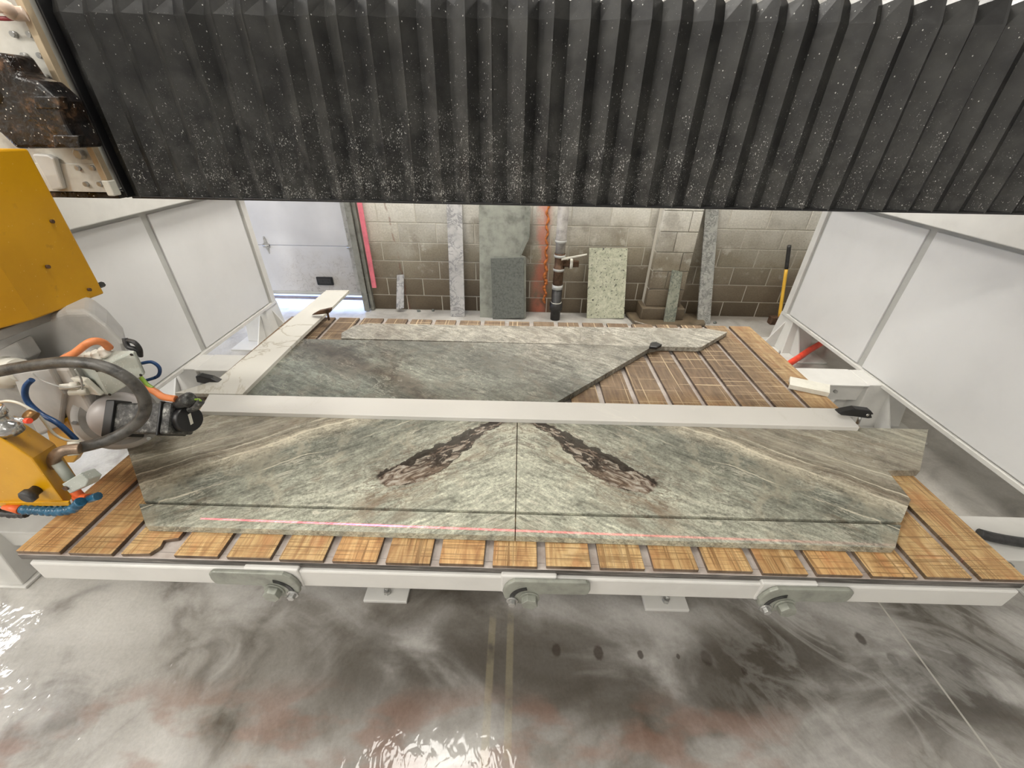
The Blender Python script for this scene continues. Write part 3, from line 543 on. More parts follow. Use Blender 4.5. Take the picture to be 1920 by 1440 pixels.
slab('stone_slab', [(0.02, 0.760), (1.50, 0.748), (1.56, 0.816), (2.118, 1.358), (2.190, 1.385), (0.05, 1.378), (0.02, 1.2)], 0.0, TH, STONEB, 'large dark green slab behind the white crosswise strip, with a broken slanting right edge')
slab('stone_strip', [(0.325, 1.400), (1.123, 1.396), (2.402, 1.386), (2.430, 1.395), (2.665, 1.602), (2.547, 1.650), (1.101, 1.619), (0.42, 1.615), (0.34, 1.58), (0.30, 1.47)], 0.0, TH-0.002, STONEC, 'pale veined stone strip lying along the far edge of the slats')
tag(MB().prism([(2.11, 1.35, TH), (2.13, 1.40, TH), (2.165, 1.41, TH), (2.19, 1.375, TH), (2.15, 1.34, TH)], (0.003, 0, 0.018)).build('tape_scrap', BLACK, None, 0.004), 'small black crumpled scrap on the tip of the dark green slab', 'scrap')
slab('quartz_strip', [(-0.039, 0.772), (2.828, 0.779), (2.812, 0.646), (0.001, 0.644)], TH, TH+0.02, STRIP, 'long plain white strip lying crosswise over the slabs in the middle', 'stone strip')
slab('quartz_strip', [(-0.20, 0.775), (0.109, 0.778), (0.106, 1.217), (0.115, 1.783), (0.114, 2.132), (-0.053, 2.122), (-0.079, 0.893)], TH, TH+0.02, STRIPV, 'long white veined strip along the left side, sticking out beyond the far edge', 'stone strip')
o = MB().prism([(2.775, 1.092, 0.018), (2.935, 1.020, 0.018), (2.893, 0.955, 0.018), (2.735, 1.022, 0.018)], (0, 0, 0.006)); o.prism([(2.735, 1.022, 0.0), (2.893, 0.955, 0.0), (2.887, 0.945, 0.0), (2.729, 1.012, 0.0)], (0, 0, 0.024))
o.prism([(2.775, 1.092, 0.0), (2.935, 1.02, 0.0), (2.925, 1.0, 0.0), (2.765, 1.072, 0.0)], (0, 0, 0.018))
tag(o.build('plastic_bracket', IVORY, None, 0.001), 'small white angle piece lying askew over the right edge of the slats', 'bracket')

# clamps
def clamp(name, pts, y, depth, stem, mat, label, smat=None, pin=None):
    P = pp(pts, 1, y); t = thing(name, label, 'clamp', (P[0].x, y, 0.05))
    MB().prism(P, (0, depth, 0)).build('handle', mat, t, 0.003)
    a, b = stem; m = MB(); m.cyl(at(*a, 1, y+depth/2), at(*b, 1, y+depth/2), 0.007, n=10); m.build('spindle', smat or STEEL, t)
    if pin: c = at(*pin, 1, y-0.001); MB().cyl(c, c+Vector((0, -0.004, 0)), 0.006, n=12).build('rivet', CHROME, t)
clamp('lever_clamp', [(1572, 775), (1581, 772), (1605, 767.5), (1634, 771), (1639, 777), (1634, 778), (1636, 784), (1628, 785), (1600, 781), (1578, 779)], 0.70, 0.03, ((1613, 780), (1608, 794)), BLACK, 'black lever clamp at the right end of the white crosswise strip', pin=(1626, 777.5))
clamp('lever_clamp', [(366, 706), (372, 705), (395, 710), (414, 719), (412, 723), (396, 722), (369, 717)], 0.87, 0.03, ((382, 717), (388, 740)), BLACK, 'black lever clamp on the left edge of the veined white strip')
clamp('lever_clamp', [(584, 591), (597, 584), (614, 580), (620, 579), (619, 586), (613, 588), (598, 590)], 1.64, 0.03, ((614, 585), (617, 600)), RUST, 'rusty lever clamp at the far end of the veined white strip', RUST)

# ================================================================== bridge with the pleated cover
bridge = thing('bridge', 'bridge beam across the saw with a black pleated cover spattered with slurry', 'machine bridge', (1.45, 1.2, 0.85))
MB().box(-1.25, 4.15, 1.08, 1.42, 0.870, 1.36).build('beam', WHITE, bridge, 0.006)
for xx in (-1.30, 4.0): MB().box(xx, xx+0.2, 1.02, 1.55, 0.846, 1.40).build('end_carriage', WHITE, bridge, 0.008)
PW = 0.099; BX0 = -0.180; NPL = 42
def prof(out, k=0.0):
    yo = 1.0-out
    return [(yo+0.0, 0.842), (yo-0.004+k, 1.0), (yo, 1.25), (yo, 1.388), (yo+0.024, 1.447+out*0.6), (yo+0.16, 1.450+out), (1.46, 1.450+out)]
fold = thing  # naming only
protos = []
for v in range(4):
    rr = random.Random(v); cx = rr.uniform(0.44, 0.56) if v else 0.5; mid = cx+rr.uniform(-0.10, 0.10)
    vl, rd = prof(-0.014), prof(0.024); m = MB(); rings = []
    for k in range(len(vl)):
        ofs = PW*(cx+(mid-cx)*math.sin(k/ (len(vl)-1)*math.pi))
        rings.append([(0, vl[k][0], vl[k][1]), (ofs-0.006, rd[k][0]+0.004, rd[k][1]-0.001), (ofs, rd[k][0], rd[k][1]), (ofs+0.004, rd[k][0]+0.004, rd[k][1]-0.001), (PW, vl[k][0], vl[k][1])])
    # subdivide vertically for a soft sag
    m.loft([[(a[0]+BX0, a[1], a[2]) for a in r] for r in rings], cap=False, closed=False)
    protos.append(m)
made = {}
for i in range(NPL):
    v = random.randrange(4)
    org = (BX0+i*PW, 1.0, 0.84)
    if v not in made:
        o = protos[v].build('pleat', BELLOWS, bridge, origin=(BX0, 1.0, 0.84)); o.location = Vector(org)+Vector((0, 0, T))-WL[bridge.name]
        sd = o.modifiers.new('thickness', 'SOLIDIFY'); sd.thickness = 0.0025; made[v] = o
    else: copy_part(made[v], 'pleat', org, bridge)
MB().box(-0.165, 4.0, 0.978, 1.08, 0.8375, 0.8455).build('bottom_seam', BLACK, bridge, 0.001)
MB().box(-0.188, -0.178, 0.975, 1.03, 0.84, 1.60).build('end_flange', BLACK, bridge, 0.003)
MB().box(-0.9, -0.20, 0.962, 1.075, 0.838, 0.860).build('lower_guide', GREASE, bridge, 0.003)

# ================================================================== carriage plate
car = thing('carriage', 'cream bolted carriage plate with an upright beige edge bar left of the pleated cover', 'machine carriage', (-0.5, 0.96, 0.86))
MB().box(-1.0, -0.205, 0.955, 1.0, 0.872, 1.62).build('plate', PLATE, car, 0.003)
MB().box(-1.0, -0.205, 0.950, 0.958, 0.862, 0.958).build('lower_plate', PLATE, car, 0.002)
MB().box(-0.213, -0.190, 0.935, 0.96, 0.905, 1.66).build('edge_bar', BEIGE, car, 0.002)
MB().box(-0.214, -0.187, 0.930, 0.965, 0.852, 0.905).build('wiper_block', IVORY, car, 0.004)
bolts = [(-0.281, 1.325), (-0.228, 1.325), (-0.281, 1.271), (-0.228, 1.272), (-0.245, 1.215), (-0.291, 0.944), (-0.236, 0.945), (-0.291, 0.89), (-0.236, 0.891), (-0.40, 1.30), (-0.40, 1.2)]
for bx_, bz in bolts:
    MB().cyl((bx_, 0.952, bz), (bx_, 0.940, bz), 0.0095, 0.008, n=14).build('screw', STEEL, car)
MB().cyl((-0.252, 0.952, 0.990), (-0.252, 0.928, 0.990), 0.017, n=6, smooth=False).build('hex_bolt', STEEL, car, 0.002)
P = pp([(60, 288), (88, 290), (101, 297), (118, 354), (97, 358), (60, 292)], 1, 0.93)
MB().prism(P, (0, 0.02, 0)).build('cast_bracket', WHITE, car, 0.006)
m = MB(); m.tube([at(-30, 10, 1, 0.9), at(10, 12, 1, 0.88), at(20, 24, 1, 0.9), at(48, 26, 1, 0.92)], 0.018); m.build('white_hose', plain('pale_hose', (0.7, 0.55, 0.45), 0.4), car)
m = MB(); m.tube([at(-30, 32, 1, 0.9), at(15, 35, 1, 0.9), at(50, 30, 1, 0.93)], 0.006); m.build('red_cable', plain('dull_red_cable', (0.3, 0.04, 0.05), 0.4), car)

# ================================================================== saw head
head = thing('saw_head', 'bridge saw head with yellow housing, grey turret and yellow blade guard at the left', 'saw head', (-0.4, 0.5, 0.1))
HX = -0.203
# greasy spindle drive above the yellow cover
dr = MB(); dr.prism(pp([(-80, 95), (0, 98), (30, 140), (62, 150), (104, 186), (122, 232), (148, 278), (30, 279), (0, 250), (-80, 210)], 1, 0.80), (0, 0.10, 0)); drv = dr.build('drive_motor', GREASE, head, 0.010, seg=3)
MB().lathe(at(-22, 150, 1, 0.84), (0.25, -1, 0.1), [(0, 0.085), (0.03, 0.085), (0.035, 0.078), (0.05, 0.070), (0.055, 0.03)]).build('motor_cap', BLACK, drv)
for q in ((62, 180), (98, 253)):
    MB().prism(pp([(q[0], q[1]), (q[0]+48, q[1]+1), (q[0]+50, q[1]+24), (q[0]+4, q[1]+24)], 1, 0.79), (0, 0.03, 0)).build('cooling_rib', GREASE, drv, 0.003)
# yellow cover
m = MB(); m.prism([(HX, 0.715, 0.545), (HX, 0.458, 0.553), (HX-0.05, 0.30, 0.560), (HX-0.62, 0.30, 0.560), (HX-0.62, 0.715, 0.545)], (0.012, 0, 0.475))
yc = m.build('yellow_cover', YELLOW, head, 0.006)
for px_, py_ in ((96, 415), (166, 543), (88, 500)): 
    c = at(px_, py_, 0, HX+0.006); MB().cyl(c, c+Vector((0.007, 0, 0)), 0.006, n=12).build('cover_screw', RUST, yc)
MB().cyl((HX-0.008, 0.712, 0.575), (HX-0.008, 0.735, 0.575), 0.010, n=6, smooth=False).build('hex_screw', DARKST, yc)
MB().prism([(HX-0.03, 0.66, 0.545), (HX-0.03, 0.34, 0.553), (HX-0.55, 0.34, 0.553), (HX-0.55, 0.66, 0.545)], (0, 0, -0.03)).build('cover_flange', DARKG, head, 0.004)
# turret body
tb = MB(); P0 = pp([(-120, 632), (60, 602), (122, 584), (165, 583), (200, 610), (232, 645), (244, 690), (215, 750), (150, 810), (-150, 810), (-150, 640)], 1, 0.52)
tb.prism(P0, (-0.12, 0.14, 0.0)); tb.build('turret_body', HEADG, head, 0.02, seg=4)
# slanting neck down to the motor
P1 = pp([(70, 700), (125, 690), (220, 740), (250, 800), (225, 838), (170, 838), (150, 825)], 1, 0.40)
MB().prism(P1, (-0.02, 0.14, 0.02)).build('motor_mount', HEADG, head, 0.018, seg=4)
mc = at(226, 779, 1, 0.37); ax = Vector((0.60, -0.66, 0.34)).normalized()
mh = MB().lathe(mc-ax*0.16, ax, [(0, 0.100), (0.06, 0.108), (0.07, 0.120), (0.10, 0.122), (0.104, 0.108), (0.125, 0.108), (0.13, 0.122), (0.150, 0.122), (0.154, 0.10)], 48).build('blade_motor', HEADG, head)
MB().lathe(mc-ax*0.012, ax, [(0, 0.103), (0.010, 0.103)], 48).build('motor_groove', DARKG, mh)
MB().lathe(mc-ax*0.004, ax, [(0, 0.082), (0.03, 0.080), (0.05, 0.070), (0.065, 0.050), (0.070, 0.02)], 40).build('motor_dome', plain('pinkish_grey_cast', (0.50, 0.47, 0.46), 0.35, 0, 0.06, 10), mh)
q = ax.orthogonal().normalized(); w_ = ax.cross(q)
for k in range(6):
    a = 2*math.pi*k/6+0.3; c = mc-ax*0.012+(q*math.cos(a)+w_*math.sin(a))*0.113
    MB().cyl(c, c+ax*0.012, 0.007, n=6, smooth=False).build('motor_bolt', STEEL, mh)
MB().prism(pp([(84, 690), (128, 690), (176, 775), (196, 838), (162, 838), (140, 822)], 1, 0.335), (-0.01, 0.06, 0)).build('neck_plate', plain('pale_cast_neck', (0.56, 0.54, 0.51), 0.4, 0, 0.06, 8), head, 0.01)
MB().prism(pp([(0, 655), (30, 640), (52, 672), (26, 712), (-20, 715), (-60, 690)], 1, 0.42), (0, 0.05, 0)).build('side_block', HEADG, head, 0.006)
g_ = MB(); g_.lathe(at(2, 700, 1, 0.36), (1, -0.15, 0.25), [(0, 0.050), (0.03, 0.052), (0.035, 0.044), (0.07, 0.044), (0.075, 0.038), (0.10, 0.036)]); gl = g_.build('cable_gland', IVORY, head)
P2 = pp([(0, 722), (60, 700), (105, 770), (110, 806), (40, 830), (-60, 800), (-60, 735)], 1, 0.34)
MB().prism(P2, (0, 0.10, 0)).build('tilt_bracket', DARKG, head, 0.01)
MB().prism(pp([(20, 700), (92, 690), (120, 740), (112, 800), (70, 815), (52, 780)], 1, 0.32), (0, 0.02, 0)).build('rib_plate', HEADG, head, 0.006)
# junction box
cv = pp([(255, 656), (275, 700.5), (207.6, 742.6), (180, 691)], 1, 0.33); ext = at(131, 688, 1, 0.40)-at(180, 691, 1, 0.33)
jb = MB().prism(cv, ext).build('junction_box', BOXG, head, 0.006)
nrm = (cv[1]-cv[0]).cross(cv[3]-cv[0]).normalized(); nrm = -nrm if nrm.dot(CP-cv[0]) < 0 else nrm
cen = sum(cv, Vector())/4
MB().prism([cen+(c-cen)*0.97+nrm*0.0005 for c in cv], nrm*0.008).build('box_lid', BOXG, jb, 0.003)
for c in cv:
    b = cen+(c-cen)*0.86+nrm*0.008; MB().cyl(b, b+nrm*0.003, 0.004, n=10).build('lid_screw', DARKST, jb)
for i_, (px_, py_) in enumerate(((204, 660), (190, 666), (178, 670), (160, 668))):
    c = at(px_, py_+6, 1, 0.37); up = Vector((-0.25, -0.1, 1)); MB().lathe(c, up, [(0, 0.018), (0.008, 0.018), (0.010, 0.015), (0.022, 0.0155), (0.026, 0.011), (0.03, 0.008)], 12).build('cable_gland', IVORY, jb)
c = at(176, 722, 1, 0.345); MB().prism([c+Vector((-0.055, 0.01, 0.035)), c+Vector((0.0, 0.0, 0.03)), c+Vector((0.025, 0, -0.03)), c+Vector((-0.03, 0.01, -0.03))], (0, -0.02, 0.0)).build('socket_plate', IVORY, jb, 0.005)
for d_ in ((-0.045, 0.010), (-0.030, -0.012)):
    MB().lathe(c+Vector((d_[0]+0.02, -0.018, d_[1])), (-0.9, -0.4, 0.1), [(0, 0.013), (0.02, 0.013), (0.022, 0.010), (0.045, 0.0095)], 8).build('plug', IVORY, jb)
# servo motor
sa, sb = at(252, 786, 1, 0.34), at(345, 786, 1, 0.34); dv = (sb-sa).normalized(); nv = Vector((0.0, -0.75, 0.66)); nv = (nv-dv*nv.dot(dv)).normalized(); uv_ = dv.cross(nv); uv_ = -uv_ if uv_.z < 0 else uv_
def obox(mb, c, l0, l1, hw, hh):
    r = []
    for l in (l0, l1): r.append([c+dv*l+nv*(sx*hw)+uv_*(sy*hh) for sx, sy in ((-1, -1), (1, -1), (1, 1), (-1, 1))])
    return mb.loft(r)
Ls = (sb-sa).length
sv = obox(MB(), sa, -0.02, Ls*0.78, 0.052, 0.050).build('servo_motor', DUSTB, head, 0.006)
obox(MB(), sa, Ls*0.80, Ls*0.98, 0.053, 0.052).build('end_bell', DUSTB, sv, 0.008)
obox(MB(), sa, Ls*0.765, Ls*0.805, 0.058, 0.056).build('end_plate', BLACK, sv, 0.003)
obox(MB(), sa, -0.045, -0.015, 0.062, 0.060).build('mounting_flange', BLACK, sv, 0.004)
cp_ = sa+dv*(Ls*0.99)
MB().lathe(cp_, dv+nv*0.35, [(0, 0.044), (0.030, 0.044), (0.036, 0.040)], 32).build('encoder_cap', BLACK, sv)
a2 = (dv+nv*0.35).normalized(); cc = cp_+a2*0.0365; e1 = a2.cross(Vector((0, 0, 1))).normalized(); e2 = a2.cross(e1)
MB().prism([cc+(e1*sx*0.005+e2*sy*0.017+e1*sy*0.006) for sx, sy in ((-1, -1), (1, -1), (1, 1), (-1, 1))], a2*0.001).build('cap_label', IVORY, sv)
cs = at(345, 752, 1, 0.34); MB().lathe(cs+Vector((-0.035, 0.01, -0.02)), (0.8, 0, 0.35), [(0, 0.018), (0.03, 0.021), (0.034, 0.024), (0.055, 0.024), (0.062, 0.016)], 14).build('power_plug', DUSTB, sv)
MB().tube([cp_+uv_*0.03, at(365, 765, 1, 0.34), at(377, 753, 1, 0.34)], 0.011, 8).build('signal_plug', DUSTB, sv)
MB().tube([at(376, 752, 1, 0.34), at(372, 749, 1, 0.35), at(360, 750, 1, 0.36)], 0.004, 8).build('green_cable', GREENC, head)
MB().tube([at(268, 724, 1, 0.36), at(290, 734, 1, 0.35), at(306, 744, 1, 0.345), at(330, 748, 1, 0.345)], 0.011, 10).build('orange_cable', CABLEO, head)
MB().tube([at(262, 705, 1, 0.37), at(275, 720, 1, 0.36), at(287, 728, 1, 0.355)], 0.006, 8).build('green_cable', GREENC, head)
MB().tube([at(120, 672, 1, 0.36), at(140, 662, 1, 0.33), at(168, 642, 1, 0.33), at(190, 641, 1, 0.35), at(205, 652, 1, 0.37)], 0.011, 10).build('orange_cable', CABLEO, head)
MB().tube([at(267, 681, 1, 0.40), at(285, 679, 1, 0.40), at(299, 690, 1, 0.40), at(296, 705, 1, 0.40), at(275, 713, 1, 0.40)], 0.0055, 8).build('blue_hose', BLUE, head)
MB().tube([at(234, 634, 1, 0.45), at(240, 650, 1, 0.44), at(255, 655, 1, 0.44), at(262, 665, 1, 0.44)], 0.008, 8).build('black_cable', RUBBER, head)
MB().tube([at(238, 638, 1, 0.45), at(252, 642, 1, 0.44), at(262, 654, 1, 0.44), at(264, 668, 1, 0.44)], 0.007, 8).build('black_cable', RUBBER, head)
MB().tube([at(140, 692, 1, 0.30), at(152, 710, 1, 0.30), at(154, 730, 1, 0.31)], 0.0025, 6).build('thin_cable', TRIMG, head)
MB().tube([at(60, 700, 1, 0.30), at(85, 716, 1, 0.30), at(125, 727, 1, 0.30), at(158, 722, 1, 0.31)], 0.0025, 6).build('thin_cable', TRIMG, head)
# water hose: from the carriage round the motor to the guard
hs = MB().tube([at(-40, 704, 1, 0.22), at(20, 692, 1, 0.22), at(70, 684, 1, 0.21), at(130, 679, 1, 0.20), at(190, 686, 1, 0.20), at(240, 710, 1, 0.20), at(268, 742, 1, 0.20), at(270, 775, 1, 0.19), at(245, 803, 1, 0.17), at(200, 826, 1, 0.14), at(148, 840, 1, 0.12)], 0.0155, 16, 10).build('water_hose', HOSE, head)
for a_, b_ in (((187, 678), (190, 696)), ((248, 714), (262, 706)), ((262, 760), (276, 762))):
    ca, cb = at(*a_, 1, 0.19), at(*b_, 1, 0.19); mid_ = (ca+cb)/2
MB().tube([at(60, 712, 1, 0.29), at(48, 726, 1, 0.28), at(50, 750, 1, 0.27), at(75, 775, 1, 0.26), at(110, 795, 1, 0.25), at(143, 825, 1, 0.25)], 0.008, 10).build('blue_hose', BLUE, head)
MB().tube([at(-10, 756, 1, 0.15), at(15, 752, 1, 0.15), at(40, 758, 1, 0.15), at(72, 778, 1, 0.15), at(100, 812, 1, 0.15), at(125, 825, 1, 0.15), at(150, 827, 1, 0.14)], 0.0035, 8).build('white_tube', IVORY, head)
# yellow structure behind the guard and the blade guard itself
MB().prism(pp([(86, 806), (125, 784), (158, 836), (138, 868), (104, 868)], 1, 0.34), (0, 0.03, 0)).build('guard_arm', YELLOW, head, 0.004)
GY = 0.03
F0 = pp([(-160, 740), (0, 820), (61, 859), (125, 948), (-160, 950)], 1, GY)
shift = at(104, 832, 1, 0.16)-at(61, 859, 1, GY)
m = MB(); m.prism(F0, shift); gd = m.build('blade_guard', YELLOW, head, 0.006)
MB().prism(pp([(-160, 944), (128, 941), (131, 949), (-160, 951)], 1, GY-0.004), (0, 0.006, 0)).build('guard_flange', YELLOW, gd, 0.002)
k = at(70, 917, 1, GY); MB().lathe(k, (0, -1, 0), [(0, 0.014), (0.012, 0.014), (0.018, 0.020), (0.030, 0.020), (0.034, 0.015)], 12).build('guard_knob', RUBBER, gd)
k = at(18, 812, 1, 0.06); MB().lathe(k, (0, 0, 1), [(0, 0.030), (0.03, 0.030), (0.034, 0.020), (0.055, 0.020), (0.058, 0.026), (0.078, 0.026), (0.08, 0.022)], 20).build('chrome_valve', CHROME, gd)
MB().cyl(at(25, 783, 1, 0.04), at(48, 790, 1, 0.04), 0.005, 0.006).build('valve_stem', CHROME, gd)
MB().cyl(at(49, 789, 1, 0.038), at(56, 789, 1, 0.038), 0.007).build('red_cap', REDH, gd)
MB().cyl(at(50, 776, 1, 0.1), at(66, 782, 1, 0.1), 0.013).build('brass_fitting', plain('brass', (0.45, 0.25, 0.1), 0.4, 0.6), gd)
# fittings at the guard's outer end
MB().tube([at(150, 841, 1, 0.10), at(128, 843, 1, 0.09), at(108, 850, 1, 0.08), at(101, 862, 1, 0.075), at(108, 876, 1, 0.07)], 0.0145, 14).build('pipe_elbow', plain('tarnished_brass', (0.30, 0.22, 0.16), 0.4, 0.6, 0.25, 30), head)
MB().cyl(at(126, 842, 1, 0.095), at(148, 840, 1, 0.11), 0.020, n=18).build('hose_clip', IVORY, head)
MB().cyl(at(107, 868, 1, 0.07), at(130, 898, 1, 0.06), 0.0125, n=18).build('pipe', plain('grey_pvc', (0.38, 0.40, 0.36), 0.35), head)
vb = MB().prism(pp([(115, 908), (150, 887), (166, 900), (160, 912), (130, 926)], 1, 0.035), (0.0, 0.035, -0.015)).build('valve_block', BOXG, head, 0.003)
k = at(124, 915, 1, 0.034); MB().cyl(k, k+Vector((0, -0.004, 0)), 0.007).build('valve_screw', RUST, vb)
MB().tube([at(140, 920, 1, 0.06), at(152, 932, 1, 0.055), at(166, 934, 1, 0.05)], 0.0125, 10).build('nozzle', ORANGE, head)
MB().tube([at(145, 930, 1, 0.05), at(149, 944, 1, 0.05)], 0.012, 10).build('nozzle', ORANGE, head)
seg_ = MB(); pth = [at(152, 940, 1, 0.03), at(138, 953, 1, 0.025), at(115, 958, 1, 0.02), at(90, 958, 1, 0.02), at(65, 956, 1, 0.02), at(42, 955, 1, 0.02)]
MB().tube(pth, 0.0125, 12, 8, rf=lambda t: 1.0+0.18*math.sin(t*math.pi*2*11)).build('segmented_hose', BLUEP, head)
MB().tube([at(166, 936, 1, 0.05), at(184, 930, 1, 0.05)], 0.0115, 10).build('segmented_hose', BLUEP, head)
MB().cyl(at(40, 955, 1, 0.02), at(6, 951, 1, 0.02), 0.0135, 0.006).build('nozzle', ORANGE, head)
MB().tube([at(50, 964, 1, 0.03), at(20, 964, 1, 0.03), at(-20, 958, 1, 0.03), at(-60, 950, 1, 0.03)], 0.010, 10, 8, rf=lambda t: 1.0+0.2*math.sin(t*60)).build('segmented_hose', RUBBER, head)

# ================================================================== offcuts along the back wall
def lean(name, pts, yb, yt, th, mat, label, cat='stone offcut', group=None):
    """pts: photographed outline; the piece leans from yb at the floor to yt at the height of its top"""
    zt = max(at(x, y, 1, yt)[2] for x, y in pts); P = []
    n = Vector((0, (zt+0.8), -(yt-yb))); p0 = Vector((0, yb, -0.8)); 
    for x, y in pts:
        d = _f+_r*((x-960)/FPX)-_u*((y-720)/FPX); t = (p0-CP).dot(n)/d.dot(n); q_ = CP+d*t; q_.z = max(q_.z, -0.799); P.append(q_)
    return tag(MB().prism(P, n.normalized()*th).build(name, mat, None, 0.0015), label, cat, group)
lean('marble_offcut', [(837, 378), (866, 378), (871.5, 594), (845, 594)], 3.62, 3.76, 0.02, MARBLE, 'tall narrow grey veined marble strip leaning on the block wall left of the dark slabs')
lean('marble_offcut', [(744, 516), (757, 515), (757, 578), (743, 580)], 3.70, 3.77, 0.02, MARBLE, 'short pale marble stub leaning on the wall beside the pink board')
lean('stone_offcut', [(898, 380), (994, 380), (993, 440), (984, 462), (975, 478), (986, 482), (986, 596), (900, 597)], 3.62, 3.74, 0.02, SLATEB, 'tall dusty grey green slab leaning on the wall behind a smaller charcoal one')
lean('stone_offcut', [(920, 484), (982, 483), (983, 596), (924, 598)], 3.575, 3.66, 0.02, SLATE, 'smaller dark charcoal slab in front of the largest grey slab')
m = MB(); m.prism(pp([(984, 388), (995, 388), (993, 445), (976, 482), (973, 474), (982, 450)], 1, 3.655), (0, 0.006, 0)); tag(m.build('plastic_film', plain('dull_film', (0.24, 0.25, 0.22), 0.25, 0, 0.3, 12), None, 0.002), 'torn dull plastic film hanging at the right edge of the largest grey slab', 'plastic film')
lean('granite_offcut', [(1105, 465), (1177, 466), (1170, 597), (1100, 597)], 3.655, 3.74, 0.02, GRANITE, 'cream granite rectangle with black specks leaning on the wall right of the pipe')
lean('marble_offcut', [(1324, 380), (1349, 380), (1331, 608), (1307, 607)], 3.58, 3.76, 0.02, MARBLE2, 'tall grey mottled marble strip leaning right of the projecting pier')
lean('stone_offcut', [(1261, 506), (1280, 510), (1265, 608), (1244, 607)], 3.50, 3.60, 0.02, GREENM, 'short green veined offcut leaning against the projecting pier')
# rubble
for i_, (px_, py_) in enumerate(((785, 583), (812, 582), (1340, 605))):
    c = at(px_, py_, 2, -0.79); m = MB(); r_ = random.Random(i_)
    m.loft([[c+Vector((math.cos(a)*0.02*r_.uniform(.7, 1.4)*s_, math.sin(a)*0.016*s_, hz)) for a in [k_*math.pi/3 for k_ in range(6)]] for hz, s_ in ((-0.009, 1), (0.008, 0.9), (0.016, 0.5))])
    tag(m.build('stone_chip', SLATE), ['grey stone chip on the floor nearest the short marble stub', 'grey stone chip on the floor nearest the tall marble strip', 'stone chip at the foot of the tall mottled strip by the pier'][i_], 'stone chip', 'stone chips on the floor')
# standpipe
sp = thing('standpipe', 'dark standpipe with rusty valve and grey conduit before the block wall', 'pipe', (1.775, 3.62, -0.8))
MB().lathe((1.785, 3.62, -0.8), (-0.005, 0, 1), [(0, 0.055), (0.12, 0.055), (0.125, 0.072), (0.20, 0.072), (0.205, 0.056), (0.36, 0.056)], 24).build('lower_pipe', PIPEB, sp)
MB().lathe((1.785, 3.62, -0.60), (0, 0, 1), [(0, 0.060), (0.01, 0.060)], 24).build('white_band', IVORY, sp)
MB().lathe((1.785, 3.62, -0.44), (0, 0, 1), [(0, 0.059), (0.05, 0.059)], 24).build('grey_band', TRIMG, sp)
MB().lathe((1.785, 3.62, -0.39), (0, 0, 1), [(0, 0.055), (0.16, 0.053), (0.165, 0.06), (0.19, 0.06), (0.195, 0.05), (0.30, 0.05), (0.31, 0.056), (0.34, 0.056)], 24).build('rusty_pipe', RUST, sp)
for z_ in (-0.235, -0.09, 0.06):
    MB().lathe((1.785, 3.62, z_), (0, 0, 1), [(0, 0.062), (0.025, 0.062)], 24).build('coupling', TRIMG, sp)
MB().lathe((1.785, 3.62, -0.05), (0, 0, 1), [(0, 0.05), (0.10, 0.052), (0.11, 0.058), (0.16, 0.06), (0.165, 0.056), (1.8, 0.056)], 24).build('conduit', PIPEG, sp)
MB().lathe((1.80, 3.62, -0.16), (1, 0, 0), [(0, 0.035), (0.09, 0.035), (0.09, 0.05), (0.12, 0.05), (0.12, 0.038), (0.19, 0.036)], 20).build('branch_valve', RUST, sp)
MB().lathe((1.895, 3.62, -0.16), (1, 0, 0), [(0, 0.053), (0.03, 0.053)], 20).build('white_collar', IVORY, sp)
MB().prism([(1.80, 3.56, -0.11), (2.06, 3.56, -0.05), (2.06, 3.56, -0.04), (1.80, 3.56, -0.092)], (0, 0.02, 0)).build('valve_lever', IVORY, sp)
pts = [(1.640+0.012*math.sin(k*1.7)+0.0008*k, YB-0.012, 0.42-k*0.0366) for k in range(31)]
tag(MB().tube(pts, 0.011, 8, 4, rf=lambda t: 0.7+0.5*abs(math.sin(t*47))+0.9*max(0, math.sin(t*math.pi*1.2-1.2))**3*abs(math.sin(t*90))).build('joint_foam', FOAM), 'lumpy orange foam bead squeezed out of the upright wall joint', 'foam')
# sledge hammer by the right frame
hmr = thing('sledge_hammer', 'long-handled hammer with yellow shaft and black grip leaning on the far wall', 'hammer', (4.25, 3.6, -0.8))
a_, b_, c_ = at(1480, 460, 1, 3.72), at(1474.5, 504, 1, 3.71), at(1461, 596, 1, 3.62)
MB().tube([a_, b_], 0.019, 10).build('grip', RUBBER, hmr); MB().tube([b_, c_], 0.017, 10).build('shaft', plain('yellow_shaft', (0.85, 0.5, 0.06), 0.4), hmr)
MB().box(c_.x-0.10, c_.x+0.05, c_.y-0.04, c_.y+0.04, -0.80, -0.71).build('hammer_head', RUST, hmr, 0.01)
# hoses at the right
tag(MB().tube([at(1470, 688, 2, -0.70), at(1495, 672, 2, -0.70), at(1520, 655, 2, -0.70), at(1545, 640, 2, -0.69), at(1600, 600, 2, -0.72)], 0.028, 12).build('red_hose', REDH), 'thick red hose running under the right side frame', 'hose')
tag(MB().tube([at(1835, 1000, 2, -0.425), at(1870, 1009, 2, -0.425), at(1925, 1018, 2, -0.425), at(1990, 1024, 2, -0.425)], 0.022, 12).build('black_cable', RUBBER), 'thick black cable lying over the right front tie beam', 'cable')

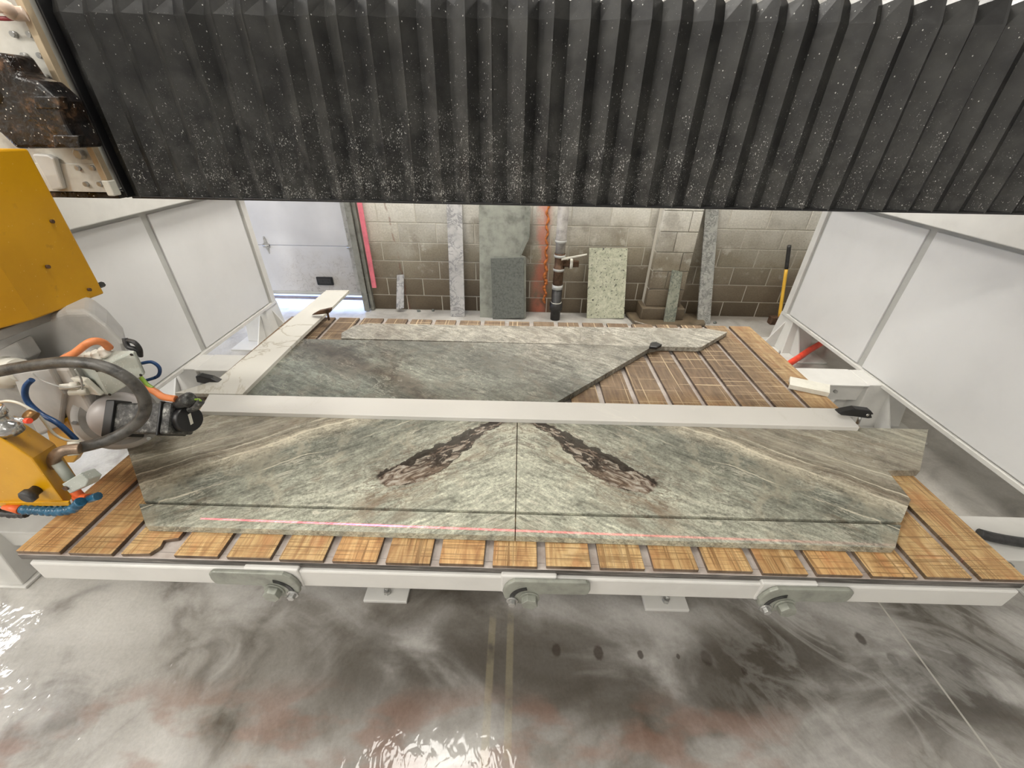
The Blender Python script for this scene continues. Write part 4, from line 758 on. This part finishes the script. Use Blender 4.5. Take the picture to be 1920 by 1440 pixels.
# ================================================================== cutting line laser on the bridge (a real projector)
las = bpy.data.lights.new('line_laser', 'SPOT'); las.energy = 430; las.color = (1.0, 0.03, 0.09); las.shadow_soft_size = 0.0; las.spot_size = math.radians(140); las.spot_blend = 0
lo = bpy.data.objects.new('line_laser', las); C.objects.link(lo)
LS = Vector((0.62, 0.62, 0.835)); A_ = Vector((0.222, 0.116, 0.027)); B_ = Vector((1.843, 0.096, 0.027)); aim = (Vector((0.9, 0.107, 0.027))-LS).normalized()
lz = -aim; lx_ = (B_-A_); lx_ = (lx_-lz*lx_.dot(lz)).normalized(); pn = (A_-LS).cross(B_-LS).normalized(); lx_ = (lx_-pn*lx_.dot(pn)).normalized()
lz = lx_.cross(pn); lz = -lz if lz.dot(aim) > 0 else lz; ly_ = lz.cross(lx_)
Mx = Matrix((lx_, ly_, lz)).transposed().to_4x4(); Mx.translation = LS+Vector((0, 0, T)); lo.matrix_world = Mx
las.use_nodes = True; nt = las.node_tree; em = nt.nodes['Emission']; tc = nt.nodes.new('ShaderNodeTexCoord'); sxx = nt.nodes.new('ShaderNodeSeparateXYZ'); nt.links.new(tc.outputs['Normal'], sxx.inputs[0])
def lm(op, a, b):
    n = nt.nodes.new('ShaderNodeMath'); n.operation = op
    for i, v in enumerate((a, b)):
        if isinstance(v, (int, float)): n.inputs[i].default_value = v
        else: nt.links.new(v, n.inputs[i])
    return n.outputs[0]
rat = lm('ABSOLUTE', lm('DIVIDE', sxx.outputs[1], sxx.outputs[2]), 0); msk = lm('LESS_THAN', rat, 0.0025)
lat = lm('DIVIDE', sxx.outputs[0], lm('ABSOLUTE', sxx.outputs[2], 0)); fade = nt.nodes.new('ShaderNodeMapRange'); nt.links.new(lat, fade.inputs[0])
fade.inputs[1].default_value = 1.3; fade.inputs[2].default_value = 0.05; fade.inputs[3].default_value = 0.05; fade.inputs[4].default_value = 1.0
msk = lm('MULTIPLY', msk, lm('GREATER_THAN', lat, -0.62)); nt.links.new(lm('MULTIPLY', msk, fade.outputs[0]), em.inputs['Strength'])
